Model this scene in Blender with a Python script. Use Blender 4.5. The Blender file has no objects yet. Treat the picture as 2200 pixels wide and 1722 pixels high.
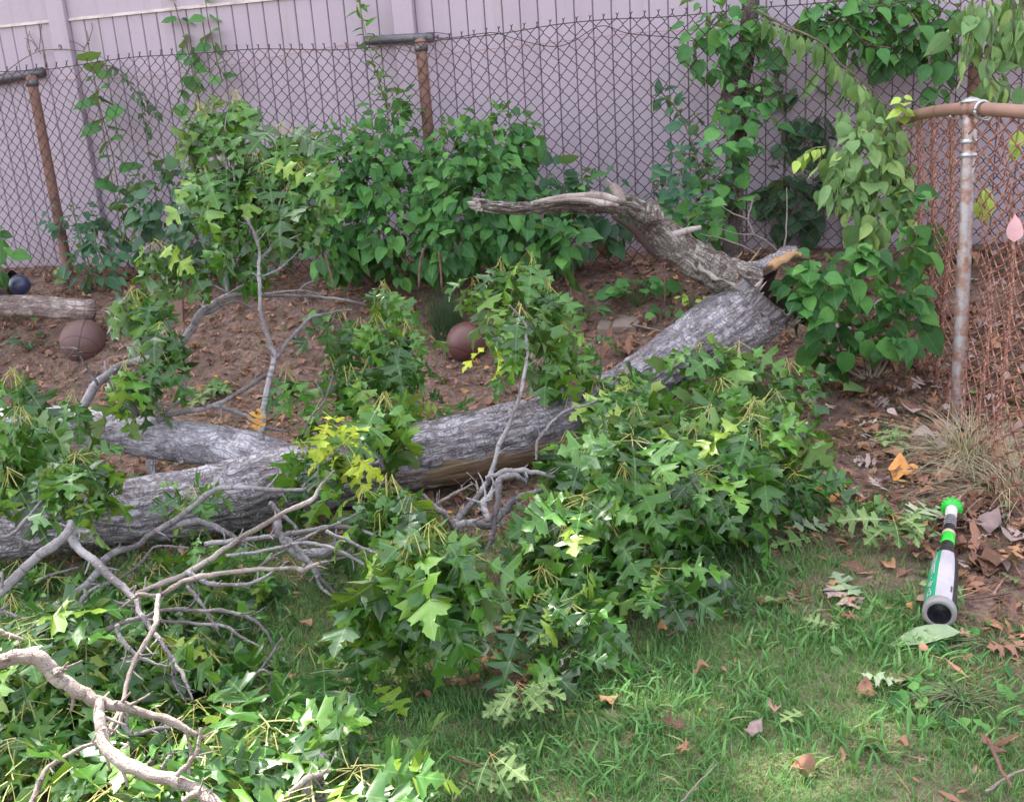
import bpy, math, random
import numpy as np
from mathutils import Vector, Matrix

# ------------------------------------------------------------------ camera, sky, sun
sc = bpy.context.scene
COL = sc.collection
W0, H0, FPX = 2200.0, 1722.0, 2218.0          # photograph size and focal length in its pixels
CAMZ = 1.45
PITCH, ROLL = math.radians(16.7), math.radians(-4.0)
cam_data = bpy.data.cameras.new('camera')
cam = bpy.data.objects.new('camera', cam_data)
COL.objects.link(cam)
CM = Matrix.Rotation(math.pi/2-PITCH, 3, 'X') @ Matrix.Rotation(ROLL, 3, 'Z')
cam.matrix_world = Matrix.Translation((0, 0, CAMZ)) @ CM.to_4x4()
cam_data.sensor_width = 36
cam_data.lens = 36*FPX/W0
cam_data.clip_start = 0.05
cam_data.clip_end = 900
sc.camera = cam

SUN_EL, SUN_AZ = math.radians(54), math.radians(-34)       # azimuth measured from +Y towards +X
SUN = Vector((math.sin(SUN_AZ)*math.cos(SUN_EL), math.cos(SUN_AZ)*math.cos(SUN_EL), math.sin(SUN_EL)))
world = bpy.data.worlds.new('World')
sc.world = world
world.use_nodes = True
wn = world.node_tree
sky = wn.nodes.new('ShaderNodeTexSky')
sky.sky_type = 'NISHITA'
sky.sun_disc = False
sky.sun_elevation = SUN_EL
sky.sun_rotation = SUN_AZ
sky.air_density = 1.0
sky.dust_density = 3.0
sky.ozone_density = 1.0
hs = wn.nodes.new('ShaderNodeHueSaturation')
hs.inputs['Saturation'].default_value = 0.32
wn.links.new(sky.outputs[0], hs.inputs['Color'])
wn.links.new(hs.outputs[0], wn.nodes['Background'].inputs['Color'])
wn.nodes['Background'].inputs['Strength'].default_value = 0.15
sun_data = bpy.data.lights.new('sun', 'SUN')
sun_data.energy = 4.4
sun_data.angle = math.radians(0.55)
sun_data.color = (1.0, 0.93, 0.82)
sun = bpy.data.objects.new('sun', sun_data)
sun.rotation_euler = SUN.to_track_quat('Z', 'Y').to_euler()
sun.location = (-4, 8, 12)
COL.objects.link(sun)
sc.view_settings.view_transform = 'Standard'
sc.view_settings.look = 'None'
sc.view_settings.gamma = 1.0
sc.view_settings.exposure = 2.68
sc.view_settings.use_curve_mapping = False
sc.render.engine = 'CYCLES'
sc.cycles.max_bounces = 6
sc.cycles.transparent_max_bounces = 4

random.seed(7)
rng = np.random.default_rng(11)
U = random.uniform
CMn = np.array(CM)
CAMP = np.array([0, 0, CAMZ])

# ------------------------------------------------------------------ points in the place
def P(px, py, d):
    """point seen at pixel (px, py) at distance d along the viewing axis"""
    c = np.array([(px-W0/2)/FPX*d, -(py-H0/2)/FPX*d, -d])
    return CAMP + CMn @ c
def proj(p):
    c = (np.asarray(p)-CAMP) @ CMn
    d = -c[..., 2]
    dd = np.where(np.abs(d) < 1e-6, 1e-6, d)
    return W0/2+c[..., 0]/dd*FPX, H0/2-c[..., 1]/dd*FPX, d
def FV(x, y): return x*1.0083, y*1.0083
def R1(x, y): return x/2.847, y/2.847
def R2(x, y): return 700+x/2.847, y/2.847
def R3(x, y): return 1400+x/2.7275, y/2.7275
def R4(x, y): return x/2.847, 560+y/2.847
def R5(x, y): return 700+x/2.847, 560+y/2.847
def R6(x, y): return 1400+x/2.7275, 560+y/2.7275
def R7(x, y): return x/2.838, 1120+y/2.838
def R8(x, y): return 700+x/2.838, 1120+y/2.838
def R9(x, y): return 980+x/2.871, 370+y/2.871
def R10(x, y): return 1400+x/2.58, 1060+y/2.58
def R11(x, y): return 1860+x/5.023, 1060+y/5.023

def sstep(a, b, x):
    t = np.clip((x-a)/(b-a), 0, 1)
    return t*t*(3-2*t)
def _h(ix, iy, iz):
    n = (ix*374761393+iy*668265263+iz*2147483647) & 0xffffffff
    n = ((n ^ (n >> 13))*1274126177) & 0xffffffff
    return ((n ^ (n >> 16)) & 0xffff)/65535.0
def vnoise(p):
    p = np.asarray(p, float)
    i = np.floor(p).astype(np.int64); f = p-i; f = f*f*(3-2*f)
    x, y, z = i[..., 0], i[..., 1], i[..., 2]
    fx, fy, fz = f[..., 0], f[..., 1], f[..., 2]
    L = lambda a, b, t: a+(b-a)*t
    return L(L(L(_h(x, y, z), _h(x+1, y, z), fx), L(_h(x, y+1, z), _h(x+1, y+1, z), fx), fy),
             L(L(_h(x, y, z+1), _h(x+1, y, z+1), fx), L(_h(x, y+1, z+1), _h(x+1, y+1, z+1), fx), fy), fz)
def fbm(p, o=3):
    p = np.asarray(p, float); s = 0; a = 1; t = 0
    for k in range(o):
        s = s+a*vnoise(p*2**k+17.3*k); t += a; a *= .5
    return s/t

# the line of the back chain-link fence on the ground
FA = P(0, 577, 6.55)[:2]
FB = P(1512, 539, 5.38)[:2]
FU = (FB-FA)/np.linalg.norm(FB-FA)
FN = np.array([FU[1], -FU[0]])                    # towards the camera
if FN @ (np.zeros(2)-FA) < 0: FN = -FN
FTOP = 1.76
def fence_d(px):                                   # viewing distance of that fence at a pixel column
    return 1/(1/6.55+(1/5.38-1/6.55)*px/1512)
def ground_h(x, y):
    x = np.asarray(x, float); y = np.asarray(y, float)
    s = (x-FA[0])*FN[0]+(y-FA[1])*FN[1]
    h = 0.09*sstep(2.3, 4.2, y)+0.43*sstep(1.25, 0.0, s)*(1-0.45*sstep(1.1, 1.9, x)*sstep(0.0, .4, s))
    z0 = np.zeros_like(x)
    h = h+0.03*(fbm(np.stack([x*1.7, y*1.7, z0], -1), 2)-.5)+0.02*(fbm(np.stack([x*7, y*7, z0+5], -1), 2)-.5)
    return h
def on_ground(x, y, dz=0.0):
    return np.array([x, y, float(ground_h(x, y))+dz])
def G(px, py, hgt=0.0):
    """where the ray through a pixel meets the ground raised by hgt"""
    d0 = P(px, py, 1.0)-CAMP
    lo = .4
    for k in range(1500):
        q = CAMP+d0*lo
        if q[2] < float(ground_h(q[0], q[1]))+hgt: break
        lo += .01
    return CAMP+d0*(lo-.005)

# ------------------------------------------------------------------ meshes
def mk_mesh(name, V, faces, attrs=None, smooth=True):
    """V (n,3); faces a list of (k,3)/(k,4) index arrays"""
    me = bpy.data.meshes.new(name)
    V = np.asarray(V, np.float32)
    faces = [np.asarray(f, np.int32) for f in faces if len(f)]
    me.vertices.add(len(V)); me.vertices.foreach_set('co', V.ravel())
    nl = sum(f.size for f in faces); nf = sum(len(f) for f in faces)
    me.loops.add(nl); me.polygons.add(nf)
    me.loops.foreach_set('vertex_index', np.concatenate([f.ravel() for f in faces]))
    tot = np.concatenate([np.full(len(f), f.shape[1], np.int32) for f in faces])
    st = np.concatenate([[0], np.cumsum(tot)[:-1]]).astype(np.int32)
    me.polygons.foreach_set('loop_start', st)
    me.polygons.foreach_set('use_smooth', np.full(nf, bool(smooth)))
    for k, a in (attrs or {}).items():
        a = np.asarray(a, np.float32)
        if a.ndim == 1:
            at = me.attributes.new(k, 'FLOAT', 'POINT'); at.data.foreach_set('value', a)
        else:
            at = me.attributes.new(k, 'FLOAT_VECTOR', 'POINT'); at.data.foreach_set('vector', a.ravel())
    me.update(calc_edges=True); me.validate()
    return me

class MB:
    def __init__(s): s.V = []; s.F = []; s.n = 0; s.A = {}
    def add(s, V, faces, **at):
        V = np.asarray(V, float)
        for f in faces:
            f = np.asarray(f)
            if len(f): s.F.append(f+s.n)
        s.V.append(V); s.n += len(V)
        for k, a in at.items(): s.A.setdefault(k, []).append(np.asarray(a, float))
        return s
    def box(s, c, e, R=None):
        c = np.asarray(c, float); e = np.asarray(e, float)/2
        v = np.array([[x, y, z] for x in (-1, 1) for y in (-1, 1) for z in (-1, 1)])*e
        if R is not None: v = v @ np.asarray(R).T
        return s.add(v+c, [[[0, 1, 3, 2], [4, 6, 7, 5], [0, 4, 5, 1], [2, 3, 7, 6], [0, 2, 6, 4], [1, 5, 7, 3]]])
    def build(s, name, mat, parent=None, smooth=True):
        at = {k: np.concatenate(a) for k, a in s.A.items() if sum(len(q) for q in a) == s.n}
        me = mk_mesh(name, np.concatenate(s.V), s.F, at, smooth)
        return link(name, me, mat, parent)

def link(name, me, mat, parent=None):
    if mat is not None and not me.materials: me.materials.append(mat)
    o = bpy.data.objects.new(name, me); COL.objects.link(o)
    if parent is not None: o.parent = parent
    return o
def thing(name, label, cat, loc=(0, 0, 0), group=None):
    o = bpy.data.objects.new(name, None); COL.objects.link(o)
    o.empty_display_size = .05
    o.location = [float(v) for v in loc]
    o['label'] = label; o['category'] = cat
    if group: o['group'] = group
    return o
def tag(o, label, cat, group=None):
    o['label'] = label; o['category'] = cat
    if group: o['group'] = group
    return o
def settle(t):
    """give every child of an empty that stands off the origin the inverse offset: parts are built in place"""
    M = Matrix.Translation(-Vector(t.location))
    for c in t.children:
        if not c.get('_local'): c.matrix_parent_inverse = M

def smooth_path(pts, rad, n=6):
    P_ = np.asarray(pts, float); r = np.asarray(rad, float)
    if len(r) != len(P_): r = np.interp(np.linspace(0, 1, len(P_)), np.linspace(0, 1, len(r)), r)
    Q = np.concatenate([[2*P_[0]-P_[1]], P_, [2*P_[-1]-P_[-2]]])
    out = []; ro = []
    for i in range(len(P_)-1):
        a, b, c, d = Q[i:i+4]
        for k in range(n):
            t = k/n
            out.append(.5*((2*b)+(-a+c)*t+(2*a-5*b+4*c-d)*t*t+(-a+3*b-3*c+d)*t**3))
            ro.append(r[i]+(r[i+1]-r[i])*t)
    out.append(P_[-1]); ro.append(r[-1])
    return np.array(out), np.array(ro)
def tube_data(pts, rad, sides=8, n=6, cap=True, up=(0, 0, 1), bump=0.0, wob=0.0, seed=0):
    C, r = smooth_path(pts, rad, n) if n else (np.asarray(pts, float), np.asarray(rad, float))
    if wob:
        L_ = np.arange(len(C))[:, None]*np.array([[.55, .55, .55]])+seed*3.1
        C = C+wob*(np.stack([vnoise(L_+k*31.7) for k in range(3)], -1)-.5)
    T = np.gradient(C, axis=0); T /= np.linalg.norm(T, axis=1)[:, None]+1e-12
    A = np.cross(T[0], up)
    if np.linalg.norm(A) < .1: A = np.cross(T[0], (1, 0, 0))
    A /= np.linalg.norm(A)
    As = []
    for t in T:
        A = A-t*(A @ t); A = A/np.linalg.norm(A); As.append(A)
    As = np.array(As); Bs = np.cross(T, As)
    th = np.arange(sides)*2*np.pi/sides
    L = np.concatenate([[0], np.cumsum(np.linalg.norm(np.diff(C, axis=0), axis=1))])
    rm = r.mean()
    bk = np.stack([np.broadcast_to(np.cos(th)*rm, (len(C), sides)), np.broadcast_to(np.sin(th)*rm, (len(C), sides)),
                   np.broadcast_to(L[:, None], (len(C), sides))], -1)+seed*1.37
    rr = np.broadcast_to(r[:, None], (len(C), sides)).copy()
    if bump: rr = rr*(1+bump*(fbm(bk*np.array([1, 1, .35])/max(rm, .004)*1.1, 2)-.5)*2)
    V = C[:, None, :]+rr[..., None]*(np.cos(th)[None, :, None]*As[:, None, :]+np.sin(th)[None, :, None]*Bs[:, None, :])
    m = len(C)
    i = np.arange(m-1)[:, None]*sides; j = np.arange(sides)[None, :]; j2 = (j+1) % sides
    F = np.stack([i+j, i+j2, i+sides+j2, i+sides+j], -1).reshape(-1, 4)
    V = V.reshape(-1, 3); bk = bk.reshape(-1, 3)
    faces = [F]
    if cap:
        k = len(V)
        V = np.concatenate([V, [C[0]-T[0]*r[0]*.25], [C[-1]+T[-1]*r[-1]*.35]])
        bk = np.concatenate([bk, bk[:1], bk[-1:]])
        j = np.arange(sides)
        faces.append(np.stack([np.full(sides, k), (j+1) % sides, j], -1))
        faces.append(np.stack([np.full(sides, k+1), (m-1)*sides+j, (m-1)*sides+(j+1) % sides], -1))
    return V, faces, bk
def add_tube(mb, pts, rad, **kw):
    V, F, bk = tube_data(pts, rad, **kw)
    return mb.add(V, F, bk=bk)

# ------------------------------------------------------------------ materials
def newmat(name):
    m = bpy.data.materials.new(name); m.use_nodes = True
    nt = m.node_tree
    return m, nt, nt.nodes['Principled BSDF']
def nd(nt, typ, **kw):
    n = nt.nodes.new(typ)
    for k, v in kw.items():
        if k in ('operation', 'blend_type', 'data_type', 'attribute_name', 'feature', 'distance', 'clamp', 'noise_dimensions', 'use_clamp', 'musgrave_type'):
            setattr(n, k, v)
        else:
            key = int(k[1:]) if k[0] == 'i' and k[1:].isdigit() else k.replace('_', ' ')
            if isinstance(v, bpy.types.NodeSocket): nt.links.new(v, n.inputs[key])
            else: n.inputs[key].default_value = v
    return n
def mth(nt, op, a, b=0.0, c=0.0, clamp=False):
    n = nt.nodes.new('ShaderNodeMath'); n.operation = op; n.use_clamp = clamp
    for i, v in enumerate((a, b, c)):
        if isinstance(v, bpy.types.NodeSocket): nt.links.new(v, n.inputs[i])
        else: n.inputs[i].default_value = v
    return n.outputs[0]
def mixc(nt, f, a, b, bt='MIX'):
    n = nt.nodes.new('ShaderNodeMix'); n.data_type = 'RGBA'; n.blend_type = bt
    for i, v in ((0, f), (6, a), (7, b)):
        if isinstance(v, bpy.types.NodeSocket): nt.links.new(v, n.inputs[i])
        elif i == 0: n.inputs[0].default_value = v
        else: n.inputs[i].default_value = (*v[:3], 1)
    return n.outputs[2]
def ramp(nt, f, stops):
    n = nt.nodes.new('ShaderNodeValToRGB')
    nt.links.new(f, n.inputs[0])
    e = n.color_ramp.elements
    while len(e) < len(stops): e.new(0.5)
    for k, (p, c) in enumerate(stops):
        e[k].position = p; e[k].color = (*c[:3], 1) if not isinstance(c, (int, float)) else (c, c, c, 1)
    return n.outputs[0]
def attr(nt, name, out='Vector'):
    n = nt.nodes.new('ShaderNodeAttribute'); n.attribute_name = name
    return n.outputs[out]
def noise(nt, vec, scale, detail=3, rough=.55, out=0):
    n = nt.nodes.new('ShaderNodeTexNoise')
    if vec is not None: nt.links.new(vec, n.inputs['Vector'])
    n.inputs['Scale'].default_value = scale; n.inputs['Detail'].default_value = detail; n.inputs['Roughness'].default_value = rough
    return n.outputs[out]
def scaled(nt, vec, s):
    n = nt.nodes.new('ShaderNodeVectorMath'); n.operation = 'MULTIPLY'
    nt.links.new(vec, n.inputs[0]); n.inputs[1].default_value = s
    return n.outputs[0]
def bump(nt, bs, h, strength=.5, dist=.01):
    n = nt.nodes.new('ShaderNodeBump'); n.inputs['Strength'].default_value = strength; n.inputs['Distance'].default_value = dist
    nt.links.new(h, n.inputs['Height']); nt.links.new(n.outputs[0], bs.inputs['Normal'])
def objc(nt):
    return nt.nodes.new('ShaderNodeTexCoord').outputs['Object']
def s2l(r, g, b):
    f = lambda c: ((c/255+.055)/1.055)**2.4 if c/255 > .04045 else c/255/12.92
    return (f(r), f(g), f(b))

def leaf_mat(name, stops, under, vein, pet, rough=.4, spec=.5, transl=.28, nv=4.0, vw=.010, vmix=.55):
    m, nt, bs = newmat(name)
    luv = attr(nt, 'luv')
    sep = nd(nt, 'ShaderNodeSeparateXYZ', Vector=luv)
    x, t = sep.outputs[0], sep.outputs[1]
    ax = mth(nt, 'ABSOLUTE', x)
    r = mth(nt, 'FRACT', mth(nt, 'ADD', nd(nt, 'ShaderNodeObjectInfo').outputs['Random'], attr(nt, 'rnd', 'Fac')))
    col = ramp(nt, r, stops)
    pos = nt.nodes.new('ShaderNodeNewGeometry')
    mott = noise(nt, pos.outputs['Position'], 38, 3)
    col = mixc(nt, .55, col, mixc(nt, mott, (.45, .45, .45), (1.5, 1.5, 1.5)), 'MULTIPLY')
    mid = mth(nt, 'LESS_THAN', ax, vw)
    q = mth(nt, 'FRACT', mth(nt, 'MULTIPLY', mth(nt, 'SUBTRACT', t, mth(nt, 'MULTIPLY', ax, .6)), nv))
    lat = mth(nt, 'LESS_THAN', mth(nt, 'ABSOLUTE', mth(nt, 'SUBTRACT', q, .5)), vw*nv*.42)
    v = mth(nt, 'MAXIMUM', mid, mth(nt, 'MULTIPLY', lat, .55))
    col = mixc(nt, mth(nt, 'MULTIPLY', v, vmix), col, vein)
    back = mixc(nt, .45, col, under)
    col2 = mixc(nt, pos.outputs['Backfacing'], col, back)
    col2 = mixc(nt, mth(nt, 'LESS_THAN', t, -.01), col2, pet)
    nt.links.new(col2, bs.inputs['Base Color'])
    rg = mth(nt, 'ADD', mth(nt, 'MULTIPLY', pos.outputs['Backfacing'], .3), mth(nt, 'MULTIPLY_ADD', mott, .25, rough-.12))
    nt.links.new(rg, bs.inputs['Roughness'])
    bs.inputs['Specular IOR Level'].default_value = spec
    hgt = mth(nt, 'ADD', mth(nt, 'MULTIPLY', v, -1.0), mth(nt, 'MULTIPLY', mott, 1.2))
    bump(nt, bs, hgt, .35, .002)
    tr = nd(nt, 'ShaderNodeBsdfTranslucent')
    nt.links.new(mixc(nt, .5, col2, (.30, .42, .03), 'MIX'), tr.inputs['Color'])
    mx = nd(nt, 'ShaderNodeMixShader'); mx.inputs[0].default_value = transl
    nt.links.new(bs.outputs[0], mx.inputs[1]); nt.links.new(tr.outputs[0], mx.inputs[2])
    nt.links.new(mx.outputs[0], nt.nodes['Material Output'].inputs['Surface'])
    return m

def bark_mat(name, base, dark, light, lichen_amt=.5, crack=34, sx=.32, bare=False, bumpd=.012, cs=.5):
    m, nt, bs = newmat(name)
    bk = attr(nt, 'bk')
    st = scaled(nt, bk, (1, 1, sx))
    wrp = nd(nt, 'ShaderNodeVectorMath', operation='ADD', i0=st)
    wrp.operation = 'ADD'
    nt.links.new(scaled(nt, noise(nt, bk, 9, 2, out=1), (.05, .05, .05)), wrp.inputs[1])
    fz = noise(nt, scaled(nt, wrp.outputs[0], (1, 1, .45)), crack, 3, .6)
    rdg = mth(nt, 'ABSOLUTE', mth(nt, 'SUBTRACT', fz, .5))
    cut = noise(nt, scaled(nt, bk, (.35, .35, 1)), crack*.8, 2, .5)
    ed = mth(nt, 'MULTIPLY', ramp(nt, rdg, [(0.0, 0.0), (.055, 1.0)]), ramp(nt, mth(nt, 'ABSOLUTE', mth(nt, 'SUBTRACT', cut, .5)), [(0.0, .25), (.03, 1.0)]))
    gr = noise(nt, st, 60, 4, .65)
    big = noise(nt, bk, 5.5, 4, .6)
    col = mixc(nt, gr, dark, base)
    lic = ramp(nt, noise(nt, bk, 11, 5, .65), [(.5-.12*lichen_amt, 0.0), (.62-.1*lichen_amt, 1.0)])
    col = mixc(nt, mth(nt, 'MULTIPLY', lic, .8*min(1, lichen_amt*1.6)), col, light)
    col = mixc(nt, .5, col, mixc(nt, big, (.45, .43, .45), (1.4, 1.4, 1.4)), 'MULTIPLY')
    spk = ramp(nt, noise(nt, bk, 90, 2, .5), [(.62, 0.0), (.68, 1.0)])
    col = mixc(nt, mth(nt, 'MULTIPLY', spk, .5), col, light)
    col = mixc(nt, mth(nt, 'MULTIPLY', mth(nt, 'SUBTRACT', 1.0, ed), cs), col, dark)
    h = mth(nt, 'ADD', mth(nt, 'MULTIPLY', ed, .7), mth(nt, 'MULTIPLY', gr, .6))
    if bare:
        bm = attr(nt, 'bare', 'Fac')
        fib = noise(nt, scaled(nt, bk, (1, 1, .04)), 120, 3, .7)
        wood = ramp(nt, fib, [(.25, (.07, .045, .03)), (.5, (.22, .145, .095)), (.75, (.38, .275, .19))])
        col = mixc(nt, bm, col, wood)
        h = mth(nt, 'ADD', mth(nt, 'MULTIPLY', h, mth(nt, 'SUBTRACT', 1.0, bm)), mth(nt, 'MULTIPLY', fib, bm))
    nt.links.new(col, bs.inputs['Base Color'])
    bs.inputs['Roughness'].default_value = .85
    bs.inputs['Specular IOR Level'].default_value = .25
    bump(nt, bs, h, .8, bumpd)
    return m

def twig_mat(name, base, dark, light):
    m, nt, bs = newmat(name)
    bk = attr(nt, 'bk')
    a = noise(nt, scaled(nt, bk, (1, 1, .4)), 55, 3, .6)
    b = noise(nt, bk, 7, 3)
    spk = ramp(nt, noise(nt, bk, 170, 1, .5), [(.6, 0.0), (.66, 1.0)])
    col = mixc(nt, a, dark, base)
    col = mixc(nt, mth(nt, 'MULTIPLY', ramp(nt, b, [(.45, 0.0), (.62, 1.0)]), .7), col, light)
    col = mixc(nt, mth(nt, 'MULTIPLY', spk, .6), col, light)
    ring = ramp(nt, noise(nt, scaled(nt, bk, (.15, .15, 1)), 60, 2, .5), [(.60, 0.0), (.66, 1.0)])
    col = mixc(nt, mth(nt, 'MULTIPLY', ring, .6), col, dark)
    nt.links.new(col, bs.inputs['Base Color'])
    bs.inputs['Roughness'].default_value = .72
    bs.inputs['Specular IOR Level'].default_value = .3
    fine = noise(nt, scaled(nt, bk, (1, 1, .3)), 230, 3, .65)
    bump(nt, bs, mth(nt, 'ADD', mth(nt, 'MULTIPLY', a, 1.2), mth(nt, 'ADD', spk, mth(nt, 'MULTIPLY', fine, .9))), .9, .006)
    return m

def flat_mat(name, c, rough=.5, spec=.5, metal=0.0, var=.25, nscale=12, bumps=.0, rust=None, rust_at=.55):
    m, nt, bs = newmat(name)
    oc = nt.nodes.new('ShaderNodeNewGeometry').outputs['Position']
    n = noise(nt, oc, nscale, 4, .6)
    col = mixc(nt, var, c, mixc(nt, n, (.4, .4, .4), (1.5, 1.5, 1.5)), 'MULTIPLY')
    if rust:
        k = ramp(nt, noise(nt, oc, nscale*1.7, 5, .65), [(rust_at-.07, 0.0), (rust_at+.07, 1.0)])
        col = mixc(nt, k, col, rust)
    nt.links.new(col, bs.inputs['Base Color'])
    nt.links.new(mth(nt, 'MULTIPLY_ADD', n, .3, rough-.15), bs.inputs['Roughness'])
    bs.inputs['Specular IOR Level'].default_value = spec
    bs.inputs['Metallic'].default_value = metal
    if bumps: bump(nt, bs, noise(nt, oc, nscale*8, 3), bumps, .004)
    return m

M = {}
M['oak'] = leaf_mat('oak_leaf', [(0, (.007, .034, .005)), (.3, (.018, .078, .009)), (.6, (.038, .13, .013)), (.82, (.07, .185, .018)), (.94, (.13, .25, .026)), (1, (.24, .32, .035))],
                    (.22, .31, .16), (.20, .30, .08), (.30, .27, .08), rough=.33, spec=.55, transl=.20, vmix=.32)
M['oak_pale'] = leaf_mat('pale_oak_leaf', [(0, (.06, .125, .035)), (.5, (.10, .18, .05)), (1, (.17, .24, .09))], (.24, .29, .16), (.42, .45, .22), (.42, .25, .12), rough=.6, spec=.3, transl=.15)
M['oak_yellow'] = leaf_mat('yellow_oak_leaf', [(0, (.28, .38, .03)), (.5, (.42, .46, .03)), (1, (.30, .40, .04))], (.4, .42, .1), (.5, .42, .1), (.5, .36, .12), rough=.5, spec=.4, transl=.35)
M['shrub'] = leaf_mat('shrub_leaf', [(0, (.016, .062, .020)), (.4, (.032, .112, .030)), (.75, (.055, .17, .038)), (1, (.11, .27, .06))], (.16, .27, .13), (.16, .30, .10), (.2, .24, .1), rough=.5, spec=.22, nv=7, vw=.010, vmix=.5)
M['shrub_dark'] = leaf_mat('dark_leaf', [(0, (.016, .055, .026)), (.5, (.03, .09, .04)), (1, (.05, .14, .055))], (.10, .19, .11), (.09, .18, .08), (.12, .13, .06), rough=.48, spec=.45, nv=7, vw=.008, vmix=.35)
M['shrub_blue'] = leaf_mat('blue_green_leaf', [(0, (.022, .075, .042)), (.5, (.036, .11, .058)), (1, (.06, .16, .075))], (.14, .22, .16), (.12, .21, .14), (.12, .14, .08), rough=.5, spec=.3, nv=7, vw=.008, vmix=.35)
M['vine'] = leaf_mat('vine_leaf', [(0, (.028, .10, .03)), (.5, (.05, .16, .045)), (1, (.095, .25, .06))], (.15, .26, .12), (.15, .28, .1), (.22, .2, .08), rough=.5, spec=.24, nv=6, vw=.008, vmix=.4)
M['wilt'] = leaf_mat('wilted_leaf', [(0, (.085, .17, .06)), (.5, (.14, .25, .09)), (.85, (.21, .33, .12)), (1, (.30, .40, .12))], (.24, .34, .17), (.3, .38, .16), (.28, .26, .1), rough=.5, spec=.26, nv=6, vw=.008, vmix=.4)
M['lime'] = leaf_mat('lime_leaf', [(0, (.22, .36, .05)), (1, (.36, .48, .08))], (.35, .42, .15), (.4, .45, .15), (.3, .3, .1), rough=.5, spec=.4, nv=6, vw=.008)
M['dry'] = leaf_mat('dry_leaf', [(0, (.085, .042, .032)), (.35, (.17, .082, .058)), (.6, (.25, .125, .082)), (.8, (.32, .165, .092)), (.93, (.24, .155, .14)), (1, (.40, .20, .065))],
                    (.42, .27, .2), (.24, .12, .07), (.25, .13, .08), rough=.7, spec=.25, transl=.08, nv=5, vw=.012, vmix=.4)
M['orange'] = leaf_mat('orange_leaf', [(0, (.55, .24, .07)), (1, (.66, .33, .09))], (.5, .3, .12), (.34, .15, .06), (.3, .15, .07), rough=.6, spec=.3, transl=.12, nv=5, vw=.012)
M['mauve_dry'] = leaf_mat('grey_brown_leaf', [(0, (.22, .155, .15)), (1, (.36, .27, .26))], (.34, .28, .27), (.2, .14, .13), (.2, .12, .1), rough=.7, spec=.25, transl=.06, nv=9, vw=.016)
M['dusty'] = leaf_mat('dusty_green_leaf', [(0, (.17, .23, .13)), (1, (.26, .31, .20))], (.36, .42, .30), (.2, .25, .15), (.24, .2, .12), rough=.65, spec=.3, transl=.1, nv=5, vw=.010)
M['grass'] = leaf_mat('grass_blade', [(0, (.034, .12, .03)), (.4, (.055, .18, .042)), (.76, (.095, .26, .058)), (.92, (.18, .32, .09)), (1, (.36, .31, .18))], (.1, .2, .07), (.1, .2, .07), (.3, .3, .2), rough=.5, spec=.35, transl=.3, nv=1, vw=.0)
M['straw'] = leaf_mat('straw_blade', [(0, (.20, .20, .11)), (.4, (.36, .31, .20)), (1, (.60, .48, .36))], (.3, .28, .2), (.3, .28, .2), (.3, .28, .2), rough=.65, spec=.3, transl=.2, nv=1, vw=.0)
M['grass_dark'] = leaf_mat('dark_grass_blade', [(0, (.03, .06, .035)), (1, (.07, .12, .07))], (.08, .12, .07), (.08, .12, .07), (.08, .12, .07), rough=.6, spec=.3, transl=.2, nv=1, vw=.0)
M['bark'] = bark_mat('oak_bark', (.30, .267, .28), (.09, .073, .082), (.47, .44, .48), .4, crack=42, sx=.3, bare=True, cs=.6)
M['bark_smooth'] = bark_mat('pale_oak_bark', (.345, .315, .35), (.13, .11, .125), (.52, .495, .54), .8, crack=40, sx=.5, bare=True, cs=.35)
M['dead_wood'] = bark_mat('dead_wood', (.20, .155, .14), (.045, .032, .027), (.40, .37, .34), .36, crack=70, sx=.08, bare=True, cs=.75)
M['old_log'] = bark_mat('old_log_wood', (.33, .25, .23), (.10, .07, .065), (.52, .44, .42), .4, crack=40, sx=.08)
M['stem_bark'] = bark_mat('stem_bark', (.15, .11, .10), (.04, .03, .028), (.25, .2, .18), .3, crack=60, sx=.15)
M['twig'] = twig_mat('grey_twig', (.19, .165, .172), (.075, .062, .066), (.33, .305, .325))
M['twig_dark'] = twig_mat('dark_twig', (.15, .125, .13), (.06, .05, .052), (.30, .27, .28))
M['twig_pale'] = twig_mat('pale_twig', (.24, .19, .17), (.10, .075, .068), (.35, .30, .275))
M['vine_stem'] = twig_mat('vine_stem', (.13, .10, .07), (.05, .04, .03), (.2, .16, .12))
M['green_stem'] = twig_mat('green_stem', (.13, .17, .07), (.08, .09, .04), (.2, .22, .12))
M['red_stem'] = twig_mat('brown_stem', (.16, .075, .06), (.07, .035, .03), (.24, .14, .11))
M['split_wood'] = flat_mat('split_wood', (.28, .165, .09), .7, .3, var=.5, nscale=25, bumps=.6)
M['hollow'] = flat_mat('rotten_wood', (.04, .026, .022), .9, .15, var=.6, nscale=20, bumps=.8)
M['grey_wood'] = twig_mat('weathered_wood', (.30, .24, .22), (.13, .095, .085), (.42, .36, .34))
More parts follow.
